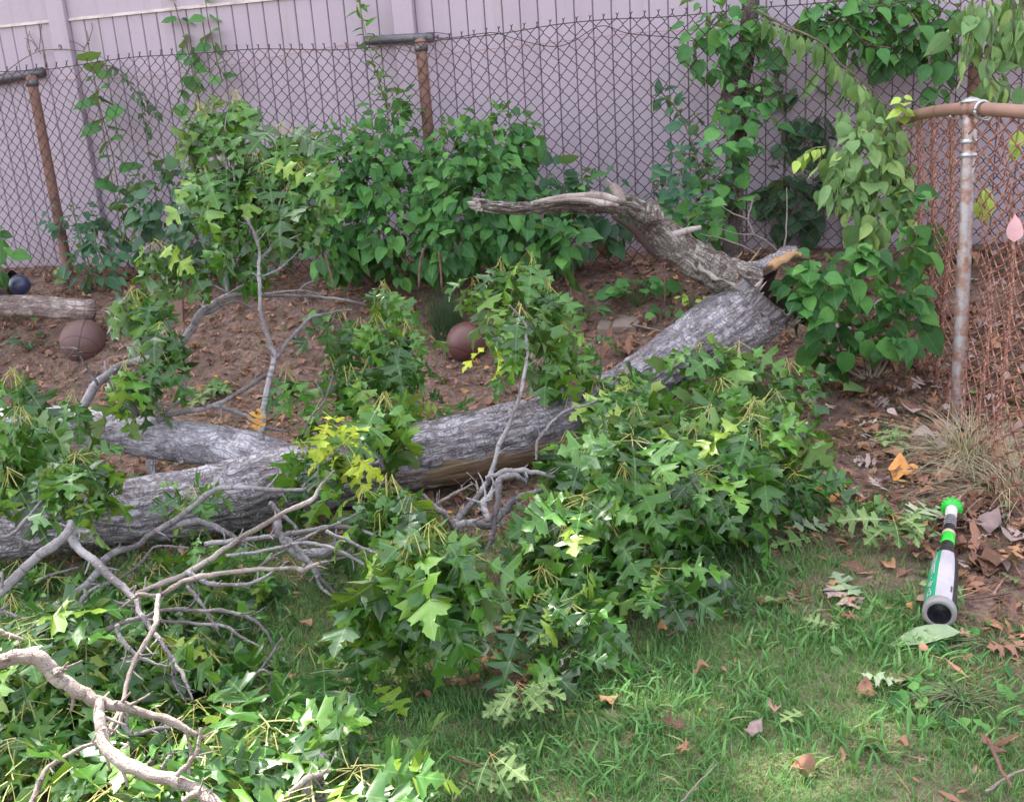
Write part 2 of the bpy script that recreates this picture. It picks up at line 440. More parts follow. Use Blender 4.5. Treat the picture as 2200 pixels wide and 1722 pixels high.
# ------------------------------------------------------------------ leaf shapes
OAK_HALF = [(0, 0), (.03, .025), (.10, .05), (.14, .13), (.17, .24), (.20, .165), (.245, .175), (.235, .09), (.265, .036),
            (.32, .045), (.355, .17), (.405, .40), (.44, .30), (.515, .36), (.495, .21), (.49, .11), (.52, .045),
            (.59, .06), (.635, .19), (.72, .35), (.735, .255), (.80, .27), (.755, .14), (.755, .065),
            (.82, .07), (.875, .16), (.895, .085), (.94, .075), (1, 0)]
def leaf_template(name, half, fold, bend, ripple, petiole, seed, lag=.5, wid=1.0, twist=0.0, jit=.02):
    """a leaf along +Y with its face up +Z: midrib and margin strips, folded, arched and rippled; petiole behind the base"""
    r = np.random.default_rng(seed)
    V = []; UV = []
    hf = np.array(half, float)
    sides = []
    for sgn in (-1, 1):
        h = hf.copy()
        h[1:-1] += r.normal(0, jit, h[1:-1].shape)
        h[:, 1] = np.maximum(h[:, 1], .004)*wid
        h[0, 1] = h[-1, 1] = 0
        sides.append((sgn, h))
    base_mid = np.maximum.accumulate(np.clip(hf[:, 0]-lag*hf[:, 1], 0, 1)); base_mid[-1] = 1.0
    n = len(hf)
    mid_uv = np.stack([np.zeros(n), base_mid], -1)
    pts = [mid_uv]; idx_mid = np.arange(n)
    F = []
    off = n
    for sgn, h in sides:
        o = np.stack([sgn*h[:, 1], h[:, 0]], -1)
        pts.append(o); io = np.arange(n)+off; off += n
        for i in range(n-1):
            q = [idx_mid[i], io[i], io[i+1], idx_mid[i+1]]
            if sgn > 0: pass
            else: q = q[::-1]
            F.append(q)
    uv = np.concatenate(pts)
    tt = uv[:, 1]; ww = uv[:, 0]
    s = np.linspace(0, 1, 60)
    ang = bend*s**1.2+r.normal(0, .08)
    ys = np.concatenate([[0], np.cumsum(np.cos(ang))[:-1]/60]); zs = np.concatenate([[0], -np.cumsum(np.sin(ang))[:-1]/60])
    y = np.interp(tt, s, ys); z = np.interp(tt, s, zs); a = np.interp(tt, s, ang)
    up = fold*np.abs(ww)+ripple*np.sin(tt*11+seed+np.sign(ww)*1.3)*np.abs(ww)*1.6-.35*np.abs(fold)*ww**2
    tw = twist*tt
    x = ww*np.cos(tw)*(1-.2*abs(fold))
    up = up+ww*np.sin(tw)
    y = y+up*np.sin(a); z = z+up*np.cos(a)
    V = np.stack([x, y, z], -1)
    k = len(V)
    if petiole:
        w = .009
        pp = np.array([[-w, 0, -.004], [w, 0, -.004], [w*.7, -petiole*.55, .03*petiole], [-w*.7, -petiole*.55, .03*petiole], [w*.8, -petiole, 0], [-w*.8, -petiole, 0]])
        V = np.concatenate([V, pp]); uv = np.concatenate([uv, np.column_stack([pp[:, 0], np.minimum(pp[:, 1]-.03, -.03)])])
        F += [[k, k+1, k+2, k+3], [k+3, k+2, k+4, k+5]]
    luv = np.column_stack([uv, np.zeros(len(uv))])
    F = np.array(F)
    return dict(name=name, V=V, F=F, luv=luv)
def ov_half(k=1.0, heart=0.0, n=9, sharp=1.3, tooth=0.0):
    t = np.linspace(0, 1, n)
    w = .37*k*np.sin(np.pi*t**.72)**.85*(1-.25*t)
    w = w*(1-t**6)
    y = t.copy()
    if heart: y = t-heart*np.exp(-((t-.1)/.11)**2)*np.where(t > 0, 1, 0)
    w[0] = 0; w[-1] = 0
    out = [(a, b*(1+tooth*((i % 2)*2-1))) for i, (a, b) in enumerate(zip(y, w))]
    return out
TPL = {
    'oak': [leaf_template('oak_leaf', OAK_HALF, f, b, .18, .30, 10+i, twist=tw, jit=.02, wid=(.84, .95, .78)[i % 3]) for i, (f, b, tw) in enumerate(
        [(.18, .25, .1), (.30, .6, -.2), (-.2, .9, .2), (.45, 1.15, .3), (-.35, 1.3, -.3), (.15, 1.5, .1), (.55, .75, -.45), (-.1, .45, .5)])],
    'oak_flat': [leaf_template('oak_leaf', OAK_HALF, f, b, .10, .18, 40+i, twist=tw) for i, (f, b, tw) in enumerate([(.05, .1, .1), (-.15, -.2, .2), (.2, .25, -.2), (-.25, .3, .1)])],
    'heart': [leaf_template('leaf', ov_half(1.12, .09), f, b, .05, .22, 60+i, lag=.35, twist=tw, jit=.006) for i, (f, b, tw) in enumerate([(.2, .4, .1), (.35, .7, -.2), (.1, .9, .2), (-.15, .5, .1), (.5, .3, -.3)])],
    'ovate': [leaf_template('leaf', ov_half(.86, 0), f, b, .05, .14, 80+i, lag=.35, twist=tw, jit=.006) for i, (f, b, tw) in enumerate([(.25, .3, .1), (.4, .6, -.2), (.1, .8, .3), (-.2, .4, -.1), (.55, .3, .2)])],
    'round': [leaf_template('leaf', ov_half(1.3, .05), f, b, .05, .2, 100+i, lag=.3, twist=tw, jit=.008) for i, (f, b, tw) in enumerate([(.15, .3, .1), (.3, .6, -.1), (-.1, .8, .1), (.2, .1, .2)])],
    'narrow': [leaf_template('leaf', ov_half(.5, 0), f, b, .04, .12, 120+i, lag=.3, twist=tw, jit=.004) for i, (f, b, tw) in enumerate([(.4, .2, .1), (.7, .4, -.3), (.5, .6, .4), (.9, .1, .2)])],
    'dry': [leaf_template('leaf', OAK_HALF if i % 3 == 0 else ov_half(.9+.1*i, 0), f, b, .3, .1, 140+i, lag=.4, twist=tw, jit=.02) for i, (f, b, tw) in enumerate([(.5, .5, .5), (-.6, -.7, .3), (.8, .9, -.5), (.3, -.5, .8), (-.9, .6, .2), (.4, .2, -.9)])],
}
_tm = {}
def tpl_mesh(kind, i, mat):
    key = (kind, i, mat.name)
    if key not in _tm:
        t = TPL[kind][i]
        me = mk_mesh(t['name'], t['V'], [t['F']], dict(luv=t['luv'], rnd=np.zeros(len(t['V']))))
        me.materials.append(mat)
        _tm[key] = me
    return _tm[key]
def frame(ydir, nrm, roll=0.0):
    y = np.asarray(ydir, float); y = y/(np.linalg.norm(y)+1e-9)
    z = np.asarray(nrm, float); z = z-y*(z @ y)
    if np.linalg.norm(z) < 1e-3:
        z = np.array([.3, .2, .9]); z = z-y*(z @ y)
    z /= np.linalg.norm(z); x = np.cross(y, z)
    if roll:
        c, s = math.cos(roll), math.sin(roll)
        x, z = x*c+z*s, z*c-x*s
    return np.stack([x, y, z], -1)
def joined(leaves, name, mat, parent):
    """many leaves as one mesh"""
    mb = MB()
    for kind in {l[2] for l in leaves}:
        for i in range(len(TPL[kind])):
            sel = [l for l in leaves if l[2] == kind and l[3] == i]
            if not sel: continue
            t = TPL[kind][i]
            R = np.array([l[1]*l[4] for l in sel]); p = np.array([l[0] for l in sel])
            V = np.einsum('nij,vj->nvi', R, t['V'])+p[:, None, :]
            nv = len(t['V'])
            F = t['F'][None]+np.arange(len(sel))[:, None, None]*nv
            rn = np.repeat(rng.random(len(sel)), nv)
            mb.add(V.reshape(-1, 3), [F.reshape(-1, F.shape[2])], luv=np.tile(t['luv'], (len(sel), 1)), rnd=rn)
    o = mb.build(name, mat, parent)
    return o
def put_leaves(parent, leaves, mat, part_max=290, name='leaf', rest='foliage'):
    """leaves: (pos, R, kind, variant, size). The ones that show largest become parts, the rest one mesh."""
    if not leaves: return
    pos = np.array([l[0]+l[1][:, 1]*l[4]*.4 for l in leaves])
    px, py, d = proj(pos)
    size = np.array([l[4] for l in leaves])/np.maximum(d, .3)
    view = CAMP-pos; view /= np.linalg.norm(view, axis=1)[:, None]
    fac = np.abs(np.einsum('ni,ni->n', np.array([l[1][:, 2] for l in leaves]), view))*.7+.3
    score = size*fac
    inside = (px > -10) & (px < W0+10) & (py > -10) & (py < H0+10) & (d > .3)
    cell = {}
    for k in np.argsort(d):
        c = (int(px[k]//34), int(py[k]//34))
        cell[c] = cell.get(c, 0)+1
        if cell[c] > 2: score[k] *= .15
    score = np.where(inside, score, -1)
    order = np.argsort(-score)
    parts = [k for k in order[:part_max] if score[k] > 0]
    ps = set(parts)
    for k in parts:
        p, R, kind, i, s = leaves[k]
        o = bpy.data.objects.new(name, tpl_mesh(kind, i, mat)); COL.objects.link(o)
        m4 = np.eye(4); m4[:3, :3] = R*s; m4[:3, 3] = p
        o.matrix_world = Matrix(m4)
        if parent is not None: o.parent = parent
    other = [l for k, l in enumerate(leaves) if k not in ps]
    if other:
        o = joined(other, rest, mat, parent)
        o['kind'] = 'stuff'

UPV = np.array([0, 0, 1.0])
def rosette(out, c, n, size, kind='oak', tilt=.35, sag=.5, face=None, spread=1.0, star=0.0, jpos=.03):
    """leaves round a twig tip: stalks spring outward, blades hang. star>0 lays them out flat like a star"""
    c = np.asarray(c, float)
    a0 = U(0, 6.28)
    for k in range(n):
        a = a0+k*2.39996+U(-.3, .3)
        e = U(-.55, .75)*(1-star)+star*U(-.15, .25)
        e = e-sag*.35
        d = np.array([math.cos(a)*math.cos(e), math.sin(a)*math.cos(e), math.sin(e)+tilt*.2])
        if face is not None: d = d+np.asarray(face)*spread*.45
        d /= np.linalg.norm(d)
        nrm = UPV*1.0+d*.3+np.array([U(-.6, .6), U(-.8, .35), U(-.3, .3)])
        s = size*random.choice((U(.6, .95), U(.85, 1.15), U(.95, 1.3)))
        v = random.randrange(8) if star < .5 else random.choice([0, 1, 2, 7, 3])
        dd = d-np.array([0, 0, sag*U(.2, .9)])
        R = frame(dd, nrm, random.gauss(0, .5))
        p = c+R[:, 1]*s*.30+np.array([U(-1, 1), U(-1, 1), U(-1, 1)])*jpos*.4
        out.append((p, R, kind, v % len(TPL[kind]), s))
def line3(pts, conv, d, k=1.0):
    """pixel polyline to points; d a number or list of viewing distances"""
    n = len(pts)
    dd = np.interp(np.linspace(0, 1, n), np.linspace(0, 1, len(d)), d) if not np.isscalar(d) else np.full(n, d)
    return [P(*conv(*q), z) for q, z in zip(pts, dd)]
# ------------------------------------------------------------------ ground: one sheet, fine near the camera, out to the horizon
def axis_grid(lo, hi, step, far):
    a = list(np.arange(lo, hi+1e-6, step)); g = []
    x = hi; s = step
    while x < far: s *= 1.5; x += s; g.append(x)
    x = lo; s = step; h = []
    while x > -far: s *= 1.5; x -= s; h.append(x)
    return np.array(h[::-1]+a+g)
gx = axis_grid(-4.5, 3.6, .035, 400); gy = axis_grid(.4, 7.6, .035, 400)
X, Y = np.meshgrid(gx, gy)
Z = ground_h(X, Y)
def lawn_at(x, y):
    """1 where the lawn grows, 0 on bare leaf-strewn soil"""
    x = np.asarray(x, float); y = np.asarray(y, float)
    n = fbm(np.stack([x*2.3, y*2.3, np.zeros_like(x)+3], -1), 3)-.5
    edge = 1.12+.25*(2.6-y)*np.where(y < 2.6, .35, .9)      # towards the right the lawn gives way to leaf litter
    a = sstep(.22, -.18, x-edge+n*.7)
    b = sstep(3.55, 2.75, y+n*1.3)
    return np.clip(a*b, 0, 1)*sstep(-.24, .04, n+.06)
Lw = lawn_at(X, Y)
bankf = sstep(3.3, 4.4, Y)
ny, nx = X.shape
ii = np.arange(ny-1)[:, None]*nx+np.arange(nx-1)[None, :]
Fq = np.stack([ii, ii+1, ii+nx+1, ii+nx], -1).reshape(-1, 4)
m, nt, bs = newmat('soil')
pos = nt.nodes.new('ShaderNodeNewGeometry').outputs['Position']
lw = attr(nt, 'lawn', 'Fac')
n1 = noise(nt, pos, 6, 5, .62); n2 = noise(nt, pos, 42, 4, .65); n3 = noise(nt, pos, 160, 3, .6)
soil = ramp(nt, n2, [(.25, (.06, .036, .032)), (.5, (.195, .12, .10)), (.72, (.34, .225, .19))])
soil = mixc(nt, ramp(nt, n1, [(.4, 0.0), (.65, 1.0)]), soil, mixc(nt, n3, (.055, .04, .034), (.22, .145, .12)))
that = ramp(nt, n3, [(.2, (.06, .055, .03)), (.5, (.15, .135, .08)), (.8, (.30, .25, .165))])
that = mixc(nt, ramp(nt, n1, [(.42, 0.0), (.6, 1.0)]), that, mixc(nt, n2, (.035, .07, .022), (.085, .14, .05)))
nt.links.new(mixc(nt, lw, soil, that), bs.inputs['Base Color'])
bs.inputs['Roughness'].default_value = .95; bs.inputs['Specular IOR Level'].default_value = .15
bump(nt, bs, mth(nt, 'ADD', n2, mth(nt, 'MULTIPLY', n3, .6)), 1.0, .02)
ground = link('ground', mk_mesh('ground', np.stack([X, Y, Z], -1).reshape(-1, 3), [Fq], dict(lawn=Lw.ravel())), m)
ground['kind'] = 'structure'; ground['label'] = 'lawn and bare leaf-strewn soil of the back yard'

# ------------------------------------------------------------------ vinyl privacy fence
m, nt, bs = newmat('vinyl')
pos = nt.nodes.new('ShaderNodeNewGeometry').outputs['Position']
n1 = noise(nt, scaled(nt, pos, (1, 1, .25)), 3.2, 4, .6); n2 = noise(nt, pos, 30, 4, .65)
rr = nd(nt, 'ShaderNodeObjectInfo').outputs['Random']
c = mixc(nt, n1, (.302, .243, .295), (.37, .30, .365))
c = mixc(nt, .35, c, ramp(nt, rr, [(0, (.86, .86, .86)), (1, (1.06, 1.05, 1.05))]), 'MULTIPLY')
c = mixc(nt, mth(nt, 'MULTIPLY', ramp(nt, n2, [(.56, 0.0), (.72, 1.0)]), .32), c, (.25, .21, .19))
sepz = nd(nt, 'ShaderNodeSeparateXYZ', Vector=pos).outputs[2]
low = ramp(nt, mth(nt, 'ADD', sepz, mth(nt, 'MULTIPLY', n1, .35)), [(.62, 1.0), (.92, 0.0)])
strk = ramp(nt, noise(nt, scaled(nt, pos, (1, 1, .06)), 16, 4, .6), [(.52, 0.0), (.72, 1.0)])
c = mixc(nt, mth(nt, 'MULTIPLY', strk, .35), c, (.24, .20, .19))
c = mixc(nt, mth(nt, 'MULTIPLY', low, .45), c, (.22, .17, .14))        # mud splashed up the foot of the boards
nt.links.new(c, bs.inputs['Base Color']); bs.inputs['Roughness'].default_value = .55; bs.inputs['Specular IOR Level'].default_value = .3
M['vinyl'] = m
m, nt, bs = newmat('vinyl_dirty')
pos = nt.nodes.new('ShaderNodeNewGeometry').outputs['Position']
n1 = noise(nt, scaled(nt, pos, (2, 2, 9)), 4, 5, .65)
nt.links.new(mixc(nt, ramp(nt, n1, [(.45, 0.0), (.7, 1.0)]), (.52, .44, .45), (.27, .22, .19)), bs.inputs['Base Color'])
bs.inputs['Roughness'].default_value = .6
M['vinyl_dirty'] = m
VOFF = .42
def along(t, off=0.0, z=0.0):
    q = FA+FU*t-FN*off
    return np.array([q[0], q[1], z])
Rf = np.stack([np.array([FU[0], FU[1], 0]), np.array([-FN[0], -FN[1], 0]), np.array([0, 0, 1.0])], -1)   # local axes: along, away, up
def t_at(px, py, off):
    """distance along the fence line where the ray through a pixel crosses the plane off behind it"""
    d0 = P(px, py, 1.0)-CAMP
    n2_ = -FN; q = FA+n2_*off
    k = (q @ n2_)/(d0[:2] @ n2_)
    h = CAMP+d0*k
    return float((h[:2]-FA) @ FU), float(h[2])
vf = thing('privacy_fence', 'tall pale mauve vinyl privacy fence of vertical grooved boards', 'fence', along(3, VOFF, .5))
BW = .1005
prof = np.array([[-.5*BW+.0012, .012], [-.5*BW+.0012, .006], [-.5*BW+.005, 0], [.5*BW-.005, 0], [.5*BW-.0012, .006], [.5*BW-.0012, .012]])
def board_mesh(z0, z1):
    v = []
    for z in (z0, z1):
        for x, y in prof: v.append(Rf @ np.array([x, y, z]))
    f = [[i, i+1, i+7, i+6] for i in range(5)]+[[5, 0, 6, 11]]
    return mk_mesh('board', np.array(v), [np.array(f), np.array([[0, 5, 4, 3], [0, 3, 2, 1], [6, 7, 8, 9], [6, 9, 10, 11]])], smooth=False)
post_t = [t_at(128, 30, VOFF)[0], t_at(868, 10, VOFF)[0], t_at(1845, 200, VOFF)[0]]
post_t = [2*post_t[0]-post_t[1]]+post_t+[2*post_t[2]-post_t[1]]
RAILZ = t_at(300, 25, VOFF)[1]
VBOT, VTOP = .50, 2.75
bmesh_lo = board_mesh(VBOT+.06, RAILZ)
bmesh_lo.materials.append(M['vinyl'])
for a, b in zip(post_t[:-1], post_t[1:]):
    s0, s1 = a+.062, b-.062
    n = max(1, int(round((s1-s0)/BW)))
    for k in range(n):
        t = s0+(k+.5)*(s1-s0)/n
        o = bpy.data.objects.new('board', bmesh_lo); COL.objects.link(o)
        o.location = [float(v) for v in along(t, VOFF+random.uniform(-.0012, .0012), 0)]
        o.scale = (1, 1, 1); o.parent = vf
    mb = MB()
    mb.box(along((a+b)/2, VOFF+.018, RAILZ+.085), (s1-s0-.004, .05, .17), Rf)
    tr_ = mb.build('top_rail', M['vinyl'], vf, False)
    mb = MB(); mb.box(along((a+b)/2, VOFF+.013, RAILZ-.006), (s1-s0-.006, .052, .016), Rf)
    mb.build('rail_lip', M['vinyl_dirty'], tr_, False)
    mb = MB(); mb.box(along((a+b)/2, VOFF+.02, RAILZ+.17+.19), (s1-s0-.004, .02, .376), Rf)
    mb.build('upper_panel', M['vinyl'], vf, False)
    mb = MB(); mb.box(along((a+b)/2, VOFF+.015, VBOT+.03), (s1-s0-.004, .045, .058), Rf)
    mb.build('bottom_rail', M['vinyl'], vf, False)
    mb = MB(); mb.box(along((a+b)/2, VOFF+.022, (VBOT+RAILZ)/2), (s1-s0-.01, .004, RAILZ-VBOT-.02), Rf)
    mb.build('groove_backing', M['vinyl_dirty'], vf, False)
for t in post_t:
    mb = MB(); mb.box(along(t, VOFF+.02, 1.55), (.122, .122, 2.5), Rf)
    p = mb.build('post', M['vinyl'], vf, False)
    bv = p.modifiers.new('b', 'BEVEL'); bv.width = .006; bv.segments = 2

# ------------------------------------------------------------------ chain-link fences
M['wire'] = flat_mat('rusty_dark_wire', (.045, .029, .031), .6, .35, metal=.1, var=.4, nscale=9, rust=(.075, .032, .026), rust_at=.6)
M['wire_rust'] = flat_mat('rust_red_wire', (.22, .10, .075), .75, .3, metal=.15, var=.6, nscale=14, rust=(.38, .20, .15), rust_at=.58)
M['post_rust'] = flat_mat('rusty_post', (.20, .105, .085), .7, .35, metal=.2, var=.6, nscale=7, bumps=.3, rust=(.10, .055, .05), rust_at=.6)
M['pipe_dark'] = flat_mat('dark_pipe', (.085, .08, .092), .45, .5, metal=.5, var=.5, nscale=14, bumps=.25, rust=(.16, .12, .12), rust_at=.62)
M['pipe_brown'] = flat_mat('brown_pipe', (.24, .135, .105), .5, .45, metal=.1, var=.35, nscale=8, rust=(.15, .075, .06), rust_at=.66)
M['galv'] = flat_mat('galvanised_steel', (.32, .29, .30), .45, .5, metal=.55, var=.35, nscale=10, bumps=.15, rust=(.24, .13, .10), rust_at=.52)
M['galv_clean'] = flat_mat('steel_fitting', (.36, .36, .38), .4, .5, metal=.65, var=.3, nscale=18)
M['copper'] = flat_mat('red_wire', (.30, .13, .12), .6, .4, var=.3, nscale=10)
def weave(surf, ncol, nrow, rad, sides=4, depth=.004, top_ends=True, end_len=.02, jit=.0):
    """diamond wire mesh: surf(u in half-diamonds, v in half-rows, w depth) gives points"""
    mb = MB()
    for k in range(ncol):
        pts = []
        for j in range(nrow+1):
            x = k+((j+k) % 2)
            hook = (1 if (j+k) % 2 else -1)
            # wire bends round its neighbour at every crossing
            pts.append(surf(x+hook*.03, j-.07, depth*(1 if (k+j) % 2 else -1)))
            pts.append(surf(x+hook*.03, j+.07, -depth*(1 if (k+j) % 2 else -1)))
        if top_ends:
            j = nrow; x = k+((j+k) % 2); hook = (1 if (j+k) % 2 else -1)
            pts.append(surf(x-hook*.06, j+.28, 0)); pts.append(surf(x+hook*.22, j+.52, 0))
        pts = np.array(pts)
        V, F, bk = tube_data(pts, np.full(len(pts), rad), sides=sides, n=0, cap=False)
        mb.add(V, F)
    return mb
cf = thing('chain_link_fence', 'rusty dark wire chain-link fence with missing top rail before the vinyl fence', 'fence', along(3, 0, .5))
HC, HR = .0335, .0368
T0, T1 = -1.3, 7.4
ncol = int((T1-T0)/HC); nrow = 34
def back_surf(u, v, w):
    t = T0+u*HC
    sagz = .018*math.sin(t*1.3+.6)-.014*math.sin(t*2.9)
    bow = .018*math.sin(t*1.9+v*.11)+.012*math.sin(v*.35+t*.8)
    zt = FTOP+sagz
    z = zt-(nrow-v)*HR
    t2 = t+.012*math.sin(v*.5+t*2.1)
    q = FA+FU*t2-FN*(bow-.0+w)
    return np.array([q[0], q[1], z])
weave(back_surf, ncol, nrow, .0023).build('wire_mesh', M['wire'], cf)
def cpost(px_top, py_top, z_top=None, r=.031):
    t, z = t_at(px_top, py_top, .05)
    b = along(t, .05); zb = float(ground_h(b[0], b[1]))-.15
    return t, z, b, zb
posts = [(68, 172), (904, 95), (2100, 60), (1540, 40)]
PT = []
for k, (px, py) in enumerate(posts):
    t, z, b, zb = cpost(px, py); PT.append(t)
    if k == 3: continue
    mb = MB()
    add_tube(mb, [(b[0], b[1], zb), (b[0], b[1], 1.0), (b[0], b[1], z+.02)], [.031, .031, .030], sides=14, n=6, bump=.03, seed=k)
    po_ = mb.build('post', M['post_rust'], cf)
    mb = MB(); add_tube(mb, [(b[0], b[1], z-.035), (b[0], b[1], z-.005)], [.037, .037], sides=14, n=2)
    mb.build('post_band', M['pipe_dark'], po_)
# stubs of the old top rail still on their posts
def rail(p0, p1, r, mat, name='rail_stub', seed=0):
    mb = MB(); add_tube(mb, [p0, (np.array(p0)+np.array(p1))/2, p1], [r, r, r], sides=14, n=4, bump=.02, seed=seed)
    return mb.build(name, mat, cf)
rail(P(-160, 199, 6.75), P(93, 155, fence_d(93)+.03), .030, M['pipe_dark'], seed=2)
rail(P(786, 88, fence_d(786)+.0), P(930, 81, fence_d(930)-.02), .027, M['pipe_dark'], seed=3)
rail(P(2126, 124, fence_d(2126)+.02), P(2330, 112, fence_d(2330)), .032, M['stem_bark'], seed=4)
# tension wires sagging along the top and a red wire threaded through
def wire_run(pts, r, mat, name='tension_wire'):
    mb = MB(); add_tube(mb, pts, [r], sides=5, n=8); return mb.build(name, mat, cf)
tw = []
for t in np.arange(T0, T1, .25):
    p = back_surf((t-T0)/HC, nrow-.3, .006); tw.append(p+np.array([0, 0, .006*math.sin(t*7)]))
wire_run(tw, .0026, M['wire'])
wire_run([P(*R2(x, y), fence_d(R2(x, y)[0])-.02) for x, y in [(630, 215), (740, 235), (960, 205), (1050, 205), (1180, 245), (1380, 285), (1500, 260), (1680, 160), (1850, 205), (2107, 230), (2300, 260)]], .0024, M['wire'])
wire_run([P(*R2(x, y), fence_d(R2(x, y)[0])+.03) for x, y in [(-1900, 500), (-1000, 460), (-200, 330), (230, 270), (620, 330), (900, 310), (1270, 275), (1650, 230), (2000, 195), (2300, 190)]], .0017, M['copper'])
wire_run([P(*R2(x, y), fence_d(R2(x, y)[0])-.02) for x, y in [(390, 255), (520, 225), (640, 200), (760, 215), (700, 240), (640, 215)]], .0022, M['wire'])
settle(cf)

# side fence of rusty mesh on the right, with its steel corner post
sf = thing('side_fence', 'rust red chain-link side fence bulging from grey steel corner post', 'fence', G(2050, 905))
pb = G(2056, 902); pt = P(2086, 226, 3.86)
mb = MB(); add_tube(mb, [pb-np.array([0, 0, .2]), pb, (pb+pt)/2, pt], [.0275, .0275, .0265, .0265], sides=18, n=6, bump=.015)
cp_ = mb.build('corner_post', M['galv'], sf)
capm = MB()
ax = (pt-pb)/np.linalg.norm(pt-pb)
for r0, r1, h0, h1 in [(.032, .032, -.025, .010), (.040, .037, .010, .017), (.037, .017, .017, .026)]:
    add_tube(capm, [pt+ax*h0, pt+ax*h1], [r0, r1], sides=18, n=2)
capm.build('post_cap', M['galv_clean'], cp_)
for h in (-.14, -.19):
    mb = MB(); add_tube(mb, [pt+ax*(h), pt+ax*(h+.014)], [.0305, .0305], sides=18, n=2); mb.build('post_band', M['galv_clean'], cp_)
rr_l = [P(1936, 260, 4.75), P(1975, 246, 4.5), P(2030, 237, 4.1), P(2082, 233, 3.84)]
rr_r = [P(2088, 233, 3.84), P(2140, 236, 3.72), P(2200, 241, 3.60), P(2420, 262, 3.2)]
for rp in (rr_l, rr_r):
    mb = MB(); add_tube(mb, rp, [.024], sides=14, n=6, bump=.01); tr_ = mb.build('top_rail', M['pipe_brown'], sf)
def hoop(c, axis, r, rad, mat, a0=0, a1=6.28):
    axis = np.asarray(axis)/np.linalg.norm(axis)
    A = np.cross(axis, (0, 0, 1)); A /= np.linalg.norm(A); B = np.cross(axis, A)
    pts = [c+r*(math.cos(a)*A+math.sin(a)*B) for a in np.linspace(a0, a1, 14)]
    mb = MB(); add_tube(mb, pts, [rad], sides=6, n=2); return mb.build('tie_wire', mat, tr_)
hoop(P(2055, 238, 3.95), rr_l[3]-rr_l[2], .030, .004, M['galv_clean'], .6, 4.4)
hoop(P(2110, 236, 3.78), rr_r[1]-rr_r[0], .031, .006, M['galv_clean'], 0, 6.28)
hoop(P(2120, 240, 3.78), rr_r[1]-rr_r[0], .030, .003, M['galv_clean'], 1, 5.4)
# ruled surfaces: top edge under the rail, bottom edge on the ground and pulled outwards
def ruled(top, bot, ncol, nrow, name, wav):
    tp, _ = smooth_path(top, [1], 12); bt, _ = smooth_path(bot, [1], 12)
    def arc(p):
        L = np.concatenate([[0], np.cumsum(np.linalg.norm(np.diff(p, axis=0), axis=1))]); return L/L[-1]
    la, lb = arc(tp), arc(bt)
    def surf(u, v, w):
        f = u/ncol; g = v/nrow
        a = np.array([np.interp(f, la, tp[:, k]) for k in range(3)]); b = np.array([np.interp(f, lb, bt[:, k]) for k in range(3)])
        q = b+(a-b)*g
        nrm = np.cross(tp[-1]-tp[0], UPV); nrm /= np.linalg.norm(nrm)
        bul = wav*math.sin(math.pi*g)*(1+.4*math.sin(f*9))+.012*math.sin(f*23+g*8)
        q = q+nrm*(w+bul)
        q[2] -= .006*math.sin(f*31)
        return q
    mb = weave(surf, ncol, nrow, .0034, top_ends=True, depth=.006)
    return mb.build(name, M['wire_rust'], sf)
dn = np.array([0, 0, -.03])
ruled([p+dn for p in rr_l][::-1], [pb+np.array([.0, 0, .03]), G(2010, 830), G(1975, 800), G(1945, 770)], 26, 36, 'wire_mesh', .03)
ruled([p+dn for p in rr_r], [pb+np.array([0.0, -.02, .02]), G(2095, 985, .02), G(2160, 1085, .02), G(2300, 1210, .02)], 26, 36, 'wire_mesh', -.05)
settle(sf)

# ------------------------------------------------------------------ unseen trees added beyond the frame; crown heights shape the shade on this yard
def shade_trees():
    mb = MB(); r = np.random.default_rng(5)
    V = []; n = 0
    blobs = [(-10.5, 9.6, 8.2, 2.8, 3.2), (-7.0, 10.2, 9.95, 3.0, 3.4), (-3.4, 10.0, 10.6, 2.7, 3.6), (-1.0, 10.4, 10.8, 3.0, 3.6), (1.8, 10.0, 10.4, 3.0, 3.6),
             (4.6, 10.5, 9.6, 3, 3.4), (-9, 10.5, 5, 3, 3), (-6, 10.3, 4.8, 3, 3), (-3, 10.4, 6.0, 3, 3.2), (0, 10.6, 6, 3, 3.2), (3, 10.4, 5.2, 3, 3)]
    P_ = []
    for cx, cy, cz, rx, rz in blobs:
        q = r.normal(size=(3800, 3)); q /= np.linalg.norm(q, axis=1)[:, None]
        q *= (r.random(3800)**.4)[:, None]*(.85+.3*vnoise(q*2.5+cx))[:, None]
        P_.append(q*np.array([rx, 1.9, rz])+np.array([cx, cy, cz]))
    P_ = np.concatenate(P_); N_ = len(P_)
    a = r.normal(size=(N_, 3)); a /= np.linalg.norm(a, axis=1)[:, None]
    b = np.cross(a, r.normal(size=(N_, 3))); b /= np.linalg.norm(b, axis=1)[:, None]
    s = (.09+.12*r.random(N_))[:, None]
    V = np.stack([P_-a*s, P_+b*s*.55, P_+a*s, P_-b*s*.55], 1).reshape(-1, 3)
    F = np.arange(N_*4).reshape(-1, 4)
    luv = np.tile([[0, 0, 0], [.4, .5, 0], [0, 1, 0], [-.4, .5, 0]], (N_, 1))
    o = mb.add(V, [F], luv=luv, rnd=np.repeat(r.random(N_), 4)).build('shade_trees', M['shrub_dark'], None, False)
    o['kind'] = 'stuff'; o['label'] = 'added unseen trees that shade the lawn'
    for cx in (-9, -5.6, -2.4, .8, 3.8):
        t = MB(); add_tube(t, [(cx, 10.4, .3), (cx+.1, 10.3, 3), (cx-.1, 10.2, 7), (cx, 10.2, 9)], [.2, .16, .1, .04], sides=10, n=5, bump=.06)
        t.build('trunk', M['bark'], o)
shade_trees()
